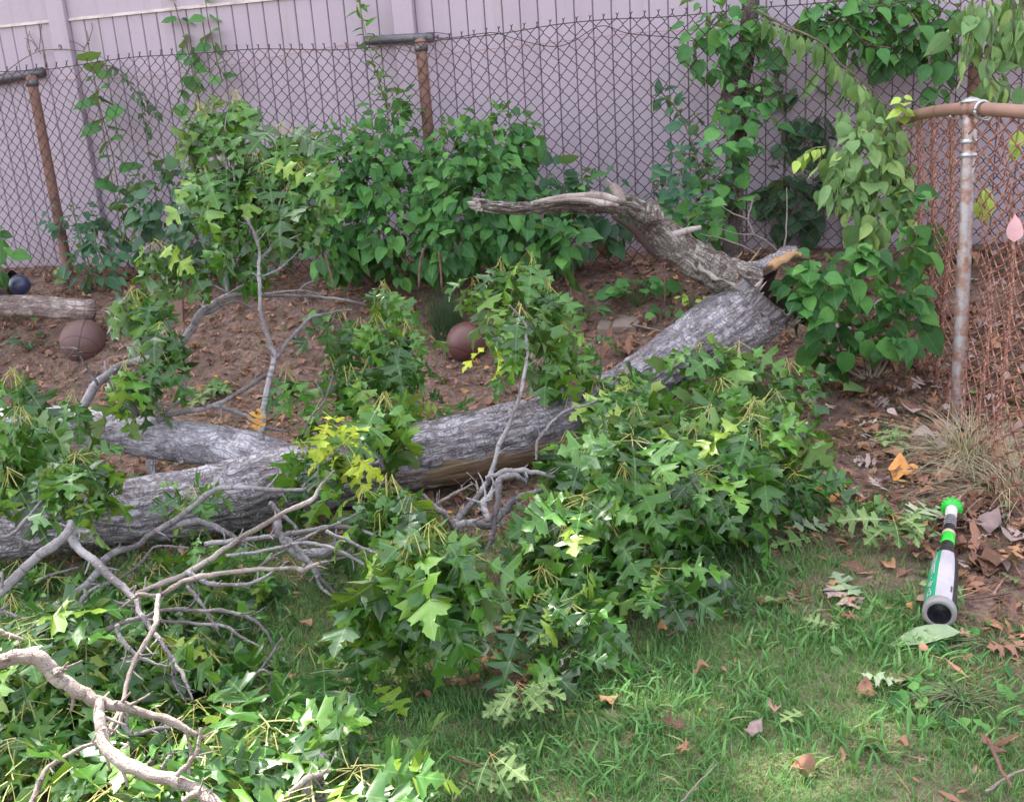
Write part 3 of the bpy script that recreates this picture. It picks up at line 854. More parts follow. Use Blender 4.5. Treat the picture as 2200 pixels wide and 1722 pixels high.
# ------------------------------------------------------------------ the fallen oak: log, fork, leaning butt with torn hollow, dead limb, branches, leaves
oak = thing('fallen_oak', 'fallen grey oak trunk with forked end, hollow broken butt and leafy branches', 'fallen tree', G(900, 1060))
def bark_tube(pts, rad, sides, n, seed, ridge, freq, fl=None, cap=True):
    V, F, bk = tube_data(pts, rad, sides=sides, n=n, cap=cap, seed=seed)
    C, r = smooth_path(pts, rad, n)
    m = len(C)*sides
    cen = np.repeat(C, sides, axis=0)
    nr = V[:m]-cen; rl = np.linalg.norm(nr, axis=1)[:, None]; nr = nr/rl
    q = bk[:m]*np.array([1, 1, .28])*freq
    q = q+.5*np.stack([vnoise(bk[:m]*14+k*9) for k in range(3)], -1)
    rg = 1-np.abs(vnoise(q)*2-1); rg2 = 1-np.abs(vnoise(q*2.3+4)*2-1)
    lump = fbm(bk[:m]*np.array([1, 1, .5])*7, 2)-.5
    dsp = -ridge*(rg**3)-ridge*.45*rg2**3+lump*.17*rl[:, 0]
    if fl is not None: dsp = dsp*(1-.8*fl(V[:m], nr))
    V = V.copy(); V[:m] += nr*dsp[:, None]
    return V, F, bk, nr
trunk_px = [(-190, 1160, 3.33, .108), (0, 1134, 3.40, .110), (170, 1112, 3.46, .112), (330, 1092, 3.50, .116), (480, 1070, 3.55, .124), (610, 1036, 3.60, .134),
            (760, 1006, 3.66, .126), (925, 977, 3.74, .124), (1080, 942, 3.83, .126), (1230, 902, 3.93, .130), (1340, 850, 4.05, .122), (1440, 782, 4.16, .128),
            (1535, 718, 4.26, .146), (1606, 670, 4.32, .160), (1640, 634, 4.30, .172)]
tp = [P(a, b, d) for a, b, d, r in trunk_px]; trd = [q[3] for q in trunk_px]
def bare_mask(V, nr):
    lo = nr @ np.array([.08, -.80, -.60])
    px, py, d = proj(V)
    n = fbm(V*np.array([9, 9, 9.]), 3)-.5
    return sstep(.80, .92, lo+n*.5)*sstep(850, 950, px+n*160)*sstep(1330, 1200, px+n*120)
V, F, bk, nr = bark_tube(tp, trd, 110, 32, 1, .013, 46, bare_mask)
bare = np.zeros(len(V)); bare[:len(nr)] = bare_mask(V[:len(nr)], nr)
# open the butt: drop the end cap, the rim is torn
F = [F[0], F[1]]
trunk_o = MB().add(V, F, bk=bk, bare=bare).build('trunk', M['bark'], oak)
# torn shell of the hollow: rim of uneven height, low in front, a curled bark flap rising at the back right
Cc, rr_ = smooth_path(tp, trd, 26)
T_end = Cc[-1]-Cc[-3]; T_end /= np.linalg.norm(T_end)
A_ = np.cross(T_end, UPV); A_ /= np.linalg.norm(A_); B_ = np.cross(A_, T_end)
sides = 64; th = np.arange(sides)*2*np.pi/sides
dirs = np.cos(th)[:, None]*A_+np.sin(th)[:, None]*B_
toCam = CAMP-Cc[-1]; toCam /= np.linalg.norm(toCam)
front = dirs @ toCam; right = dirs @ np.array([1, 0, 0])
rimh = .004+.06*np.clip(-front, 0, 1)+.05*np.clip(right, 0, 1)*np.clip(-front+.5, 0, 1)+.07*rng.random(sides)**3*np.clip(.7-front, .15, 1)
rings = []
R0 = .172
for f_, rs, inn in [(0, 1.0, 0), (.5, 1.06, 0), (1, 1.13, 0), (1.0, 1.0, 0), (.45, .86, 0), (0, .78, 0), (0, .70, -.22), (0, .2, -.30)]:
    c = Cc[-1]+T_end*inn
    rings.append(c+dirs*(R0*rs)+T_end[None]*(rimh*f_)[:, None]+dirs*(.012*np.sin(th*9)*f_)[:, None])
def shell(rs):
    V = np.concatenate(rs); m = len(rs)
    i = np.arange(m-1)[:, None]*sides; j = np.arange(sides)[None]; j2 = (j+1) % sides
    return V, np.stack([i+j, i+j2, i+sides+j2, i+sides+j], -1).reshape(-1, 4)
V, Fq_ = shell(rings[:3]); bkk = V*1.0
MB().add(V, [Fq_], bk=bkk, bare=np.zeros(len(V))).build('torn_rim', M['bark'], trunk_o)
V, Fq_ = shell(rings[2:]); MB().add(V, [Fq_]).build('hollow', M['hollow'], trunk_o)
# curled strip of bark with fresh orange wood at its lip
def ribbon(name, ptsA, ptsB, mat, thick=.012):
    a, _ = smooth_path(ptsA, [1], 7); b, _ = smooth_path(ptsB, [1], 7)
    n = len(a); up = np.array([0, -.3, 1.0])*thick
    rows = [a, a*.5+b*.5+up*1.2, b, b-up*1.5, a*.5+b*.5-up*.6, a-up*1.5]
    V = np.stack(rows, 1); V = V+(.022*(vnoise(V.reshape(-1, 3)*34).reshape(V.shape[:2])-.5))[..., None]
    m = 6; i = np.arange(n-1)[:, None]*m; j = np.arange(m)[None]; j2 = (j+1) % m
    Fq = np.stack([i+j, i+m+j, i+m+j2, i+j2], -1).reshape(-1, 4)
    V = V.reshape(-1, 3)
    e0 = np.array([[0, 1, 2, 3], [0, 3, 4, 5]]); e1 = (e0+(n-1)*m)[:, ::-1]
    return MB().add(V, [Fq, e0, e1], bk=V*1.3, bare=np.zeros(len(V))).build(name, mat, oak)
ribbon('bark_flap', line3([(1740, 570), (1850, 545), (1950, 500), (2030, 460), (2090, 455)], R9, [4.42, 4.5]), line3([(1790, 610), (1880, 585), (1960, 545), (2050, 510), (2110, 490)], R9, [4.30, 4.38]), M['bark'])
ribbon('split_wood', line3([(1918, 575), (1950, 540), (2030, 495), (2090, 480), (2135, 500)], R9, [4.24, 4.32]), line3([(1925, 580), (1975, 575), (2040, 548), (2080, 515), (2130, 512)], R9, [4.20, 4.27]), M['split_wood'], .01)
ribbon('wood_sliver', line3([(1500, 560), (1640, 640), (1760, 690), (1840, 742)], R9, [4.2, 4.22]), line3([(1490, 575), (1620, 660), (1750, 712), (1838, 748)], R9, [4.17, 4.2]), M['grey_wood'], .006)
ribbon('wood_sliver', line3([(1490, 490), (1600, 520), (1700, 560), (1810, 605)], R9, [4.3, 4.32]), line3([(1500, 510), (1600, 545), (1690, 585), (1800, 612)], R9, [4.26, 4.3]), M['dead_wood'], .012)
ribbon('wood_sliver', line3([(1600, 600), (1700, 630), (1790, 670), (1840, 690)], R9, [4.26, 4.3]), line3([(1590, 640), (1690, 680), (1770, 700), (1830, 715)], R9, [4.2, 4.24]), M['hollow'], .012)
for k in range(34):
    a = rng.random()*6.283; dv = math.cos(a)*A_+math.sin(a)*B_
    if dv @ toCam > .75 and k % 3: continue
    r_ = R0*rng.uniform(.80, 1.05); L = rng.uniform(.03, .11)*(1.3 if dv @ toCam < 0 else .6); w_ = rng.uniform(.005, .013)
    c = Cc[-1]+dv*r_-T_end*.02; e = T_end+dv*rng.normal(0, .25)+rng.normal(0, .12, 3)
    mb = MB(); add_tube(mb, [c, c+e*L*.6, c+e*L], [w_, w_*.7, .001], sides=5, n=3, bump=.3, seed=k)
    mb.build('splinter', [M['grey_wood'], M['dead_wood'], M['split_wood']][k % 3], trunk_o)
# dead limb reaching up and left from the butt
def dead(pts, rad, sides, seed, name='dead_limb', dark=0):
    V, F, bk, nr = bark_tube(pts, rad, sides, 18, seed, .014, 40)
    bare = np.zeros(len(V)); lo = nr @ np.array([0, -.2, .98]); n = fbm(V[:len(nr)]*np.array([8., 8, 8]), 3)-.5
    L = bk[:len(nr), 2]
    return V, F, bk, bare
lim = [(1835, 720), (1700, 665), (1560, 590), (1420, 500), (1290, 395), (1190, 290), (1080, 215), (960, 200), (820, 205), (640, 205), (480, 222), (330, 222), (200, 205), (110, 195)]
lp = [P(*R9(x, y), d) for (x, y), d in zip(lim, np.linspace(4.30, 4.12, len(lim)))]
lr = [.10, .105, .10, .092, .082, .074, .060, .047, .044, .041, .037, .036, .034, .026]
V, F, bk, bare = dead(lp, [q*.88 for q in lr], 56, 5)
limb = MB().add(V, F, bk=bk, bare=bare).build('dead_limb', M['dead_wood'], oak)
def splinter(conv, pts, d, rad, mat, name='splinter', sd=5, par=None):
    mb = MB(); add_tube(mb, line3(pts, conv, d), rad, sides=sd, n=5, bump=.25, seed=len(pts)+pts[0][0]*.01); return mb.build(name, mat, par or limb)
for q, r_ in [([(120, 195), (85, 190), (65, 182)], [.012, .008, .002]), ([(140, 180), (110, 168), (100, 160)], [.012, .007, .002]), ([(150, 215), (110, 222), (80, 214)], [.010, .007, .002]), ([(160, 235), (120, 232), (108, 226)], [.008, .005, .001]), ([(150, 200), (105, 203), (72, 200)], [.010, .008, .002])]:
    splinter(R9, q, 4.10, r_, M['grey_wood'])
splinter(R9, [(480, 185), (640, 160), (800, 150), (920, 158), (1010, 175)], 4.07, [.006, .014, .018, .020, .012], M['grey_wood'], 'stripped_edge', 7)
splinter(R9, [(560, 180), (760, 168), (900, 190), (1000, 205)], 4.06, [.004, .011, .014, .008], M['grey_wood'], 'stripped_edge', 7)
splinter(R9, [(760, 152), (810, 135), (850, 112)], 4.1, [.010, .008, .004], M['grey_wood'])
splinter(R9, [(1010, 190), (995, 140), (965, 95), (930, 45)], 4.1, [.024, .020, .013, .004], M['grey_wood'], 'splinter', 7)
splinter(R9, [(1020, 185), (1015, 140), (990, 95), (960, 70)], 4.13, [.020, .018, .014, .006], M['grey_wood'], 'splinter', 7)
splinter(R9, [(1230, 310), (1222, 250), (1205, 200), (1200, 178)], 4.12, [.040, .034, .026, .018], M['dead_wood'], 'knot_stub', 10)
splinter(R9, [(1180, 250), (1195, 205), (1190, 175)], 4.1, [.016, .014, .004], M['dead_wood'], 'splinter', 6)
splinter(R9, [(1330, 390), (1400, 365), (1510, 340)], 4.2, [.018, .015, .010], M['grey_wood'], 'splinter', 6)
splinter(R9, [(1300, 370), (1360, 360), (1400, 350)], 4.22, [.012, .010, .006], M['grey_wood'], 'splinter', 6)
splinter(R9, [(960, 275), (1090, 350), (1190, 470), (1230, 520)], 4.16, [.006, .016, .016, .006], M['hollow'], 'rot_crack', 6)
# forked limb on the far side
fk = [(640, 1030, 3.62, .112), (560, 985, 3.70, .088), (457, 957, 3.78, .080), (330, 940, 3.84, .080), (211, 920, 3.88, .080), (120, 912, 3.9, .076), (20, 912, 3.92, .07), (-110, 925, 3.94, .06)]
V, F, bk, nr = bark_tube([P(a, b, d) for a, b, d, r in fk], [q[3] for q in fk], 60, 20, 9, .004, 40)
V0 = V
fork_o = MB().add(V, F, bk=bk, bare=np.zeros(len(V))).build('forked_limb', M['bark_smooth'], oak)
splinter(R4, [(1110, 1240), (1095, 1195), (1088, 1170), (1100, 1150)], 3.72, [.012, .010, .009, .006], M['bark'], 'broken_stub', 7, fork_o)
splinter(R4, [(920, 1220), (925, 1270), (940, 1330)], 3.75, [.018, .016, .016], M['bark'], 'broken_stub', 8, fork_o)
splinter(R4, [(340, 960), (290, 925), (210, 900)], 3.85, [.010, .008, .005], M['twig'], 'twig', 6, fork_o)
splinter(R4, [(260, 1150), (300, 1075), (350, 1050), (410, 1060)], 3.7, [.010, .009, .007, .004], M['twig'], 'twig', 6, fork_o)

def branch(root, conv, pts, d, rad, mat='twig', name='branch', sides=7, wob=.010, k=.74):
    """one limb: knotty, slightly crooked, with a few broken spurs"""
    rad = [q*k for q in rad]
    C = line3(pts, conv, d); sd = (pts[0][0]*.013+pts[0][1]*.007) % 9
    rs = random.Random(int(pts[0][0]*7+pts[0][1]))
    C2, r2 = smooth_path(C, rad, 3)
    C2 = C2+np.array([[rs.gauss(0, 1) for _ in range(3)] for _ in C2])*np.minimum(r2*.16, .002)[:, None]
    r2 = r2*np.array([1+rs.choice((0, 0, 0, .2, -.08))*(1 if q < .008 else .3) for q in r2])
    mb = MB(); V, F, bk = tube_data(C2, r2, sides=max(sides, 8), n=3, bump=.16, wob=wob*.35, seed=sd)
    mb.add(V, F, bk=bk)
    for q in range(len(pts)):
        i = rs.randrange(1, len(C2)-1); T = C2[i+1]-C2[i]; T /= np.linalg.norm(T)+1e-9
        n_ = np.cross(T, [rs.gauss(0, 1) for _ in range(3)]); n_ /= np.linalg.norm(n_)+1e-9
        L = rs.uniform(.015, .05); e = n_*.8+T*.7
        add_tube(mb, [C2[i], C2[i]+e*L*.5, C2[i]+e*L+n_*L*.2], [r2[i]*.45, r2[i]*.32, r2[i]*.16+.0005], sides=5, n=2, seed=sd)
    return mb.build(name, M[mat], root)
# branches standing up behind the log
branch(oak, R4, [(455, 985), (600, 750), (760, 640), (1050, 550), (1150, 440), (1245, 305), (1410, 210), (1590, 212), (1850, 215), (2100, 240), (2240, 275), (2330, 350)], [3.95, 4.05], [.024, .024, .022, .021, .020, .018, .014, .010, .008, .007, .006, .004], sides=9)
branch(oak, R4, [(1240, 310), (1262, 210), (1275, 150), (1268, 112)], 4.02, [.012, .010, .010, .008])
branch(oak, R4, [(1235, 330), (1330, 290), (1440, 245), (1580, 310)], 4.0, [.010, .008, .006, .005])
branch(oak, R4, [(1400, 205), (1320, 160), (1220, 120)], 4.02, [.009, .007, .003])
branch(oak, R4, [(1395, 205), (1370, 90), (1352, 30), (1345, -20)], 4.02, [.008, .007, .006, .003])
branch(oak, R4, [(1375, 60), (1390, 20), (1410, -30), (1420, -80)], 4.02, [.005, .004, .004, .002])
branch(oak, R4, [(1400, 205), (1530, 125), (1680, 80), (1750, 0)], 4.0, [.008, .006, .005, .003])
branch(oak, R4, [(1600, 205), (1740, 188), (1880, 185), (1960, 210)], 4.03, [.006, .005, .004, .003])
branch(oak, R4, [(1820, 200), (1860, 150), (1920, 120)], 4.03, [.004, .003, .002])
branch(oak, R4, [(1600, 1090), (1605, 960), (1615, 880), (1650, 710), (1675, 600), (1650, 490), (1600, 350), (1590, 200), (1583, 60), (1585, -70), (1545, -190), (1500, -280), (1478, -380), (1440, -460), (1420, -620), (1390, -760)], [3.62, 3.72], [.015, .014, .014, .013, .013, .012, .010, .009, .008, .008, .007, .006, .006, .005, .004, .003], sides=9)
branch(oak, R1, [(1590, 1590), (1680, 1490), (1722, 1400), (1705, 1290), (1722, 1180)], 3.70, [.009, .008, .007, .006, .004])
branch(oak, R1, [(1680, 1490), (1760, 1465), (1845, 1430)], 3.70, [.005, .004, .003])
branch(oak, R1, [(1600, 1690), (1700, 1650), (1790, 1570), (1840, 1515)], 3.69, [.005, .005, .004, .002])
branch(oak, R1, [(1525, 1460), (1528, 1300), (1480, 1210), (1420, 1150), (1340, 1080)], 3.72, [.006, .005, .005, .004, .003])
branch(oak, R1, [(1470, 1345), (1400, 1350), (1290, 1320), (1230, 1310)], 3.72, [.005, .004, .003, .002])
branch(oak, R1, [(1420, 1080), (1370, 930), (1375, 800), (1400, 640), (1410, 560)], 3.72, [.005, .004, .004, .003, .002])
branch(oak, R1, [(1720, 1180), (1800, 1100), (1840, 1050)], 3.7, [.004, .003, .002])
branch(oak, R1, [(1400, 960), (1530, 900), (1620, 780), (1690, 720)], 3.7, [.004, .003, .003, .002])
branch(oak, R4, [(1685, 595), (1760, 500), (1880, 360), (1960, 330), (2060, 310), (2150, 300)], [3.7, 3.85], [.010, .009, .008, .007, .006, .005])
branch(oak, R4, [(960, 975), (1100, 925), (1310, 885), (1500, 780), (1605, 712), (1660, 690)], [3.74, 3.7], [.014, .013, .012, .010, .009, .007], 'twig_dark')
branch(oak, R4, [(1310, 885), (1420, 915), (1510, 950), (1620, 1012), (1770, 1042)], [3.72, 3.6], [.011, .011, .010, .009, .006], 'twig_dark')
branch(oak, R4, [(960, 960), (955, 850), (968, 740), (975, 650)], 3.78, [.008, .007, .006, .004])
branch(oak, R4, [(975, 960), (1060, 880), (1155, 825), (1100, 745), (1060, 680), (1030, 620)], 3.76, [.008, .007, .007, .006, .004, .003], 'twig_dark')
branch(oak, R4, [(1150, 825), (1142, 780), (1140, 740)], 3.76, [.005, .004, .003], 'twig_dark')
branch(oak, R4, [(900, 715), (980, 735), (1085, 740), (1130, 690)], 3.78, [.005, .006, .006, .004], 'twig_dark')
branch(oak, R4, [(830, 960), (815, 880), (800, 800), (800, 720)], 3.7, [.015, .012, .009, .005])
branch(oak, R4, [(690, 920), (800, 890), (950, 878), (1080, 885)], 3.9, [.006, .005, .005, .003], 'twig_dark')
branch(oak, R4, [(600, 755), (565, 700), (520, 630), (480, 560), (465, 535)], [3.9, 3.8], [.008, .006, .005, .005, .006], 'twig_dark')
branch(oak, R4, [(480, 540), (430, 532), (372, 528)], 3.8, [.005, .004, .002], 'twig_dark')
branch(oak, R4, [(1850, 1060), (1900, 960), (1980, 870), (2020, 760), (2035, 700)], 3.5, [.006, .005, .005, .004, .003], 'twig_dark')
branch(oak, R4, [(1985, 860), (1960, 790), (1930, 740)], 3.5, [.004, .004, .003], 'twig_dark')
# branches in front of the log, right of centre
branch(oak, R5, [(780, 1625), (800, 1580), (940, 1425), (1010, 1300), (1060, 1130), (1140, 960), (1195, 790), (1230, 600), (1232, 540)], [3.12, 3.35], [.016, .015, .013, .011, .009, .008, .007, .006, .005], sides=9)
branch(oak, R5, [(780, 1620), (880, 1600), (1000, 1615), (1085, 1545), (1140, 1470), (1225, 1430), (1330, 1400)], [3.08, 3.25], [.014, .016, .017, .017, .016, .013, .010], sides=9)
branch(oak, R5, [(990, 1330), (1080, 1292), (1180, 1285), (1270, 1292), (1400, 1320)], 3.18, [.011, .012, .012, .010, .008])
branch(oak, R5, [(990, 1590), (985, 1530), (965, 1480), (1010, 1430), (1045, 1360), (1100, 1315), (1160, 1315), (1215, 1345)], [3.06, 3.15], [.013, .013, .014, .013, .013, .013, .012, .010], sides=9)
branch(oak, R5, [(1060, 1345), (1055, 1460), (1035, 1570), (1020, 1680), (1010, 1720)], 3.08, [.014, .012, .011, .012, .012], sides=9)
branch(oak, R5, [(800, 1640), (740, 1560), (680, 1510), (590, 1430)], 3.06, [.012, .012, .010, .007], 'twig_dark')
branch(oak, R5, [(660, 1500), (740, 1450), (830, 1400), (900, 1360)], 3.15, [.007, .008, .006, .004], 'twig_pale')
branch(oak, R5, [(830, 1400), (832, 1370)], 3.15, [.004, .002], 'twig_pale')
branch(oak, R5, [(935, 1420), (925, 1380), (922, 1345)], 3.12, [.006, .005, .003], 'twig_pale')
branch(oak, R5, [(1290, 1220), (1288, 1130), (1310, 1075), (1400, 970), (1480, 910), (1580, 885), (1665, 848)], [3.25, 3.4], [.006, .006, .007, .007, .006, .005, .004])
branch(oak, R5, [(350, 1280), (330, 1210), (310, 1170)], 3.3, [.009, .008, .006], 'twig_dark')
branch(oak, R5, [(980, 925), (1050, 918), (1115, 915)], 3.72, [.008, .006, .003], 'twig_dark')
branch(oak, R5, [(1230, 560), (1225, 470), (1215, 380), (1120, 270)], 3.35, [.006, .006, .005, .003])

CL = []       # leaves of the oak
def cl(x, y, d, n, size=.135, **kw): rosette(CL, P(*FV(x, y), d), n, size, **kw)
for x, y, d, n in [(425, 222, 3.72, 15), (500, 195, 3.75, 15), (465, 262, 3.70, 12), (600, 262, 3.72, 13), (540, 310, 3.7, 14), (640, 345, 3.7, 15), (450, 392, 3.7, 13), (500, 420, 3.72, 13),
                   (560, 350, 3.68, 14), (610, 395, 3.7, 14), (430, 345, 3.7, 11), (485, 335, 3.74, 11), (555, 435, 3.75, 14), (645, 420, 3.74, 13), (590, 300, 3.75, 10), (480, 480, 3.76, 10), (530, 520, 3.8, 12),
                   (330, 512, 3.75, 17), (375, 545, 3.8, 10), (285, 612, 3.72, 18), (325, 625, 3.76, 10), (345, 690, 3.70, 14), (340, 740, 3.7, 10), (268, 765, 3.62, 16), (150, 832, 3.75, 9), (280, 820, 3.66, 9),
                   (25, 785, 3.35, 16), (40, 872, 3.15, 18), (10, 940, 3.2, 14), (60, 930, 3.25, 10), (20, 1000, 3.1, 10),
                   (610, 785, 3.7, 10), (690, 850, 3.6, 8), (740, 775, 3.62, 9), (785, 765, 3.8, 9),
                   (815, 600, 3.92, 16), (770, 680, 3.85, 11), (805, 672, 3.8, 12), (862, 685, 3.8, 12), (840, 730, 3.78, 13), (850, 750, 3.75, 11), (845, 795, 3.76, 9), (720, 660, 3.9, 9), (700, 760, 3.85, 8),
                   (820, 838, 3.34, 20), (790, 870, 3.36, 10), (640, 938, 3.22, 16), (690, 950, 3.2, 10), (830, 1015, 3.0, 17), (770, 1040, 2.95, 12), (870, 1060, 2.95, 14), (800, 1090, 2.9, 12),
                   (1065, 552, 3.95, 15), (1008, 592, 3.95, 9), (1128, 540, 3.92, 10), (1168, 598, 3.9, 15), (1105, 650, 3.42, 18), (1090, 690, 3.45, 8), (1200, 690, 3.75, 12), (1180, 740, 3.7, 14), (1240, 715, 3.8, 11), (1150, 730, 3.75, 8), (1090, 610, 3.95, 9)]:
    cl(x, y, d, max(5, int(n*(.95 if y < 450 else .8))), .165 if d > 3.5 else .18, sag=1.6)
cl(165, 965, 2.92, 16, .145, sag=.9); cl(150, 1010, 2.9, 14, .14, sag=1.2); cl(185, 1040, 2.92, 12, .13, sag=1.2); cl(130, 990, 2.93, 8, .14, sag=1.0)
cl(405, 1048, 3.1, 14, .12, sag=.8); cl(430, 1130, 3.05, 7, .11); cl(960, 870, 3.85, 9, .12, sag=.2); cl(900, 890, 3.85, 7, .12, sag=.2)
# heap of foliage between the log and the lawn, right of centre: height above the soil falls towards the lawn
heap = [(1280, 830, .34), (1345, 805, .38), (1430, 785, .40), (1500, 755, .42), (1580, 752, .42), (1640, 735, .38), (1690, 790, .34), (1540, 825, .42), (1450, 850, .44), (1360, 880, .44),
        (1300, 925, .42), (1235, 885, .34), (1610, 870, .40), (1690, 925, .28), (1650, 985, .26), (1565, 950, .38), (1480, 925, .42), (1400, 950, .42), (1335, 1000, .40), (1255, 985, .36), (1200, 1020, .30), (1420, 1030, .36),
        (1510, 1030, .30), (1345, 1075, .32), (1260, 1075, .30), (1180, 1085, .28), (1430, 1100, .24), (1305, 1140, .24), (1205, 1140, .25), (1145, 1175, .24), (1385, 1155, .20), (1460, 1150, .16), (1515, 1185, .12),
        (1255, 1205, .20), (1165, 1230, .20), (1340, 1215, .14), (1590, 1060, .18), (1700, 1040, .14), (1280, 1010, .38), (1620, 930, .36), (1520, 890, .44), (1410, 870, .44),
        (1660, 850, .34), (1220, 940, .34), (1150, 1120, .2), (1480, 1080, .22)]
for kk, (x, y, h) in enumerate(heap):
    if kk % 3 == 2: continue
    q = G(*FV(x-8, y-22), h)
    rosette(CL, q, random.randint(10, 13), .185, sag=1.45, face=(0, -.5, .1), star=.15)
    rosette(CL, q+np.array([U(-.05, .05), U(.02, .12), -.1-.08*random.random()]), 5, .165, sag=1.2)
for x, y, h, n, s in [(1690, 1003, .20, 13, .16), (1400, 1212, .16, 11, .155), (1330, 1225, .12, 9, .15), (1220, 1280, .16, 10, .15), (1120, 1360, .10, 8, .155), (1215, 1380, .09, 6, .13), (1140, 1275, .17, 9, .14), (1330, 830, .42, 12, .15), (1240, 1060, .38, 13, .15), (1350, 930, .5, 10, .15), (1600, 880, .46, 10, .15), (1505, 1000, .36, 10, .14)]:
    rosette(CL, G(*FV(x, y), h), n, s, star=.75, sag=.45, face=(0, -.8, .3))
# sprays hanging over the front of the heap, centre
for x, y, h, n, s in [(920, 1122, .55, 16, .165), (880, 1150, .52, 14, .16), (960, 1165, .48, 14, .16), (830, 1165, .45, 13, .15), (1000, 1190, .42, 10, .15), (800, 1225, .38, 13, .15), (870, 1220, .42, 14, .155), (940, 1235, .38, 14, .155),
                      (760, 1290, .26, 9, .14), (830, 1290, .28, 10, .14), (900, 1290, .26, 9, .14), (650, 1390, .1, 6, .14)]:
    rosette(CL, G(*FV(x, y-8), h*.85), int(n*.9), s*1.1, sag=1.7, face=(0, -.5, 0))
put_leaves(oak, CL, M['oak'], 298)
YL = []
for x, y, d, n in [(700, 895, 3.18, 6), (735, 945, 3.16, 6), (745, 965, 3.15, 4)]: rosette(YL, P(*FV(x, y), d), n, .11, sag=.8)
for x, y, d in [(1045, 720, 3.38), (830, 1165, 2.6), (870, 1220, 2.55)]: rosette(YL, P(*FV(x, y), d), 2, .12, sag=1.2, face=(0, -1, 0))
put_leaves(oak, YL, M['oak_yellow'], name='yellow_leaf')
settle(oak)

# ------------------------------------------------------------------ bare-twigged branch lying in front of the log
brA = thing('broken_branch', 'broken grey oak branch with a tangle of bare twigs lying before the log', 'branch', G(250, 1330), 'broken branches on the lawn')
B = lambda *a, **k: branch(brA, *a, **k)
B(R7, [(-120, 520), (0, 425), (170, 262), (370, 110), (420, 40), (432, 0)], [2.62, 2.78], [.019, .018, .017, .016, .014, .010], sides=10)
B(R7, [(430, 90), (470, 150), (600, 275), (780, 425), (830, 480), (870, 580), (960, 705), (1060, 850), (1120, 955), (1180, 1095)], [2.78, 2.45], [.015, .015, .015, .013, .011, .009, .008, .007, .006, .003], sides=9)
B(R7, [(420, 110), (480, 70), (540, 60)], 2.78, [.012, .010, .006])
B(R7, [(830, 440), (960, 385), (1130, 320), (1300, 212), (1450, 110), (1640, 0), (1750, -70), (1900, -130), (1955, -215), (2040, -310)], [2.68, 2.95], [.011, .010, .011, .010, .010, .009, .009, .008, .006, .004], 'twig_pale', sides=8)
B(R7, [(1140, 310), (1230, 360), (1330, 382), (1440, 385), (1560, 365), (1690, 290), (1760, 240)], 2.72, [.009, .009, .008, .007, .006, .004, .002])
B(R7, [(835, 438), (970, 450), (1100, 372), (1280, 325), (1500, 300), (1780, 286), (1860, 290), (1945, 255)], [2.62, 2.7], [.008, .008, .009, .009, .008, .008, .009, .006], 'twig_pale', sides=8)
B(R7, [(968, 450), (955, 560), (938, 650), (850, 800), (780, 950), (752, 1100), (700, 1205), (640, 1310), (470, 1392), (300, 1490), (240, 1600), (190, 1730)], [2.62, 2.0], [.009, .009, .009, .008, .008, .007, .007, .006, .006, .007, .008, .009], 'twig_pale', sides=8)
B(R7, [(750, 1100), (735, 1200), (690, 1290), (640, 1310)], [2.2, 2.1], [.005, .005, .004, .003], 'twig_pale')
B(R7, [(840, 440), (800, 480), (720, 535)], 2.6, [.006, .004, .002], 'twig_pale')
B(R7, [(280, 560), (480, 430), (600, 300), (660, 212), (850, 130), (1000, 30), (1180, -90), (1300, -190), (1450, -210), (1700, -190), (1900, -200)], [2.95, 3.12], [.016, .016, .015, .014, .012, .012, .011, .010, .010, .008, .006], sides=9)
B(R7, [(900, 100), (1100, 20), (1250, 5), (1400, 85), (1490, 150)], 3.05, [.013, .014, .013, .012, .009], sides=9)
B(R7, [(430, 560), (560, 415), (700, 360), (850, 262), (950, 152), (1150, 160)], [2.9, 3.0], [.009, .008, .007, .006, .005, .003], 'twig_dark')
B(R7, [(520, 490), (640, 480), (750, 500), (830, 520)], 2.8, [.008, .008, .007, .006], 'twig_dark')
B(R7, [(600, 695), (720, 620), (860, 590), (1000, 540), (1200, 540), (1400, 550), (1550, 600), (1630, 680), (1665, 760)], [2.6, 2.7], [.008, .009, .009, .008, .007, .007, .006, .005, .003], 'twig_dark')
B(R7, [(870, 600), (1100, 612), (1380, 640), (1450, 690), (1590, 765)], 2.62, [.006, .006, .006, .005, .003], 'twig_dark')
B(R7, [(1140, 390), (1240, 520), (1300, 620), (1350, 705)], 2.68, [.006, .006, .005, .003], 'twig_dark')
B(R7, [(710, 630), (740, 720), (860, 830), (1020, 885)], 2.5, [.007, .007, .006, .004], 'twig_dark')
B(R7, [(1180, 400), (1160, 370), (1210, 420), (1190, 470)], 2.65, [.003, .003, .003, .002], 'twig_dark')
B(R7, [(1250, 140), (1450, 112), (1720, 85), (1850, 60), (2000, 30), (2150, 40), (2300, 90)], [2.95, 2.9], [.009, .010, .011, .009, .007, .007, .005])
B(R7, [(1685, -40), (1705, 60), (1745, 140), (1810, 210), (1900, 262), (1960, 345), (2060, 455)], 2.93, [.016, .015, .013, .011, .009, .007, .004], sides=9)
B(R7, [(1745, 100), (1830, 175), (1900, 270), (1960, 400), (2040, 460)], 2.88, [.009, .009, .008, .006, .003])
B(R7, [(1640, -120), (1700, -60), (1790, 20), (1830, 110)], 2.98, [.010, .009, .008, .006])
B(R7, [(1380, 210), (1600, 180), (1760, 140), (1900, 80), (2060, 10), (2200, -60)], 2.9, [.006, .007, .007, .006, .005, .003], 'twig_dark')
B(R7, [(1560, 290), (1660, 220), (1760, 160)], 2.85, [.006, .006, .004], 'twig_dark')
B(R7, [(1760, 140), (1900, 130), (2090, 190), (2240, 270), (2340, 330)], 2.85, [.006, .007, .007, .006, .003])
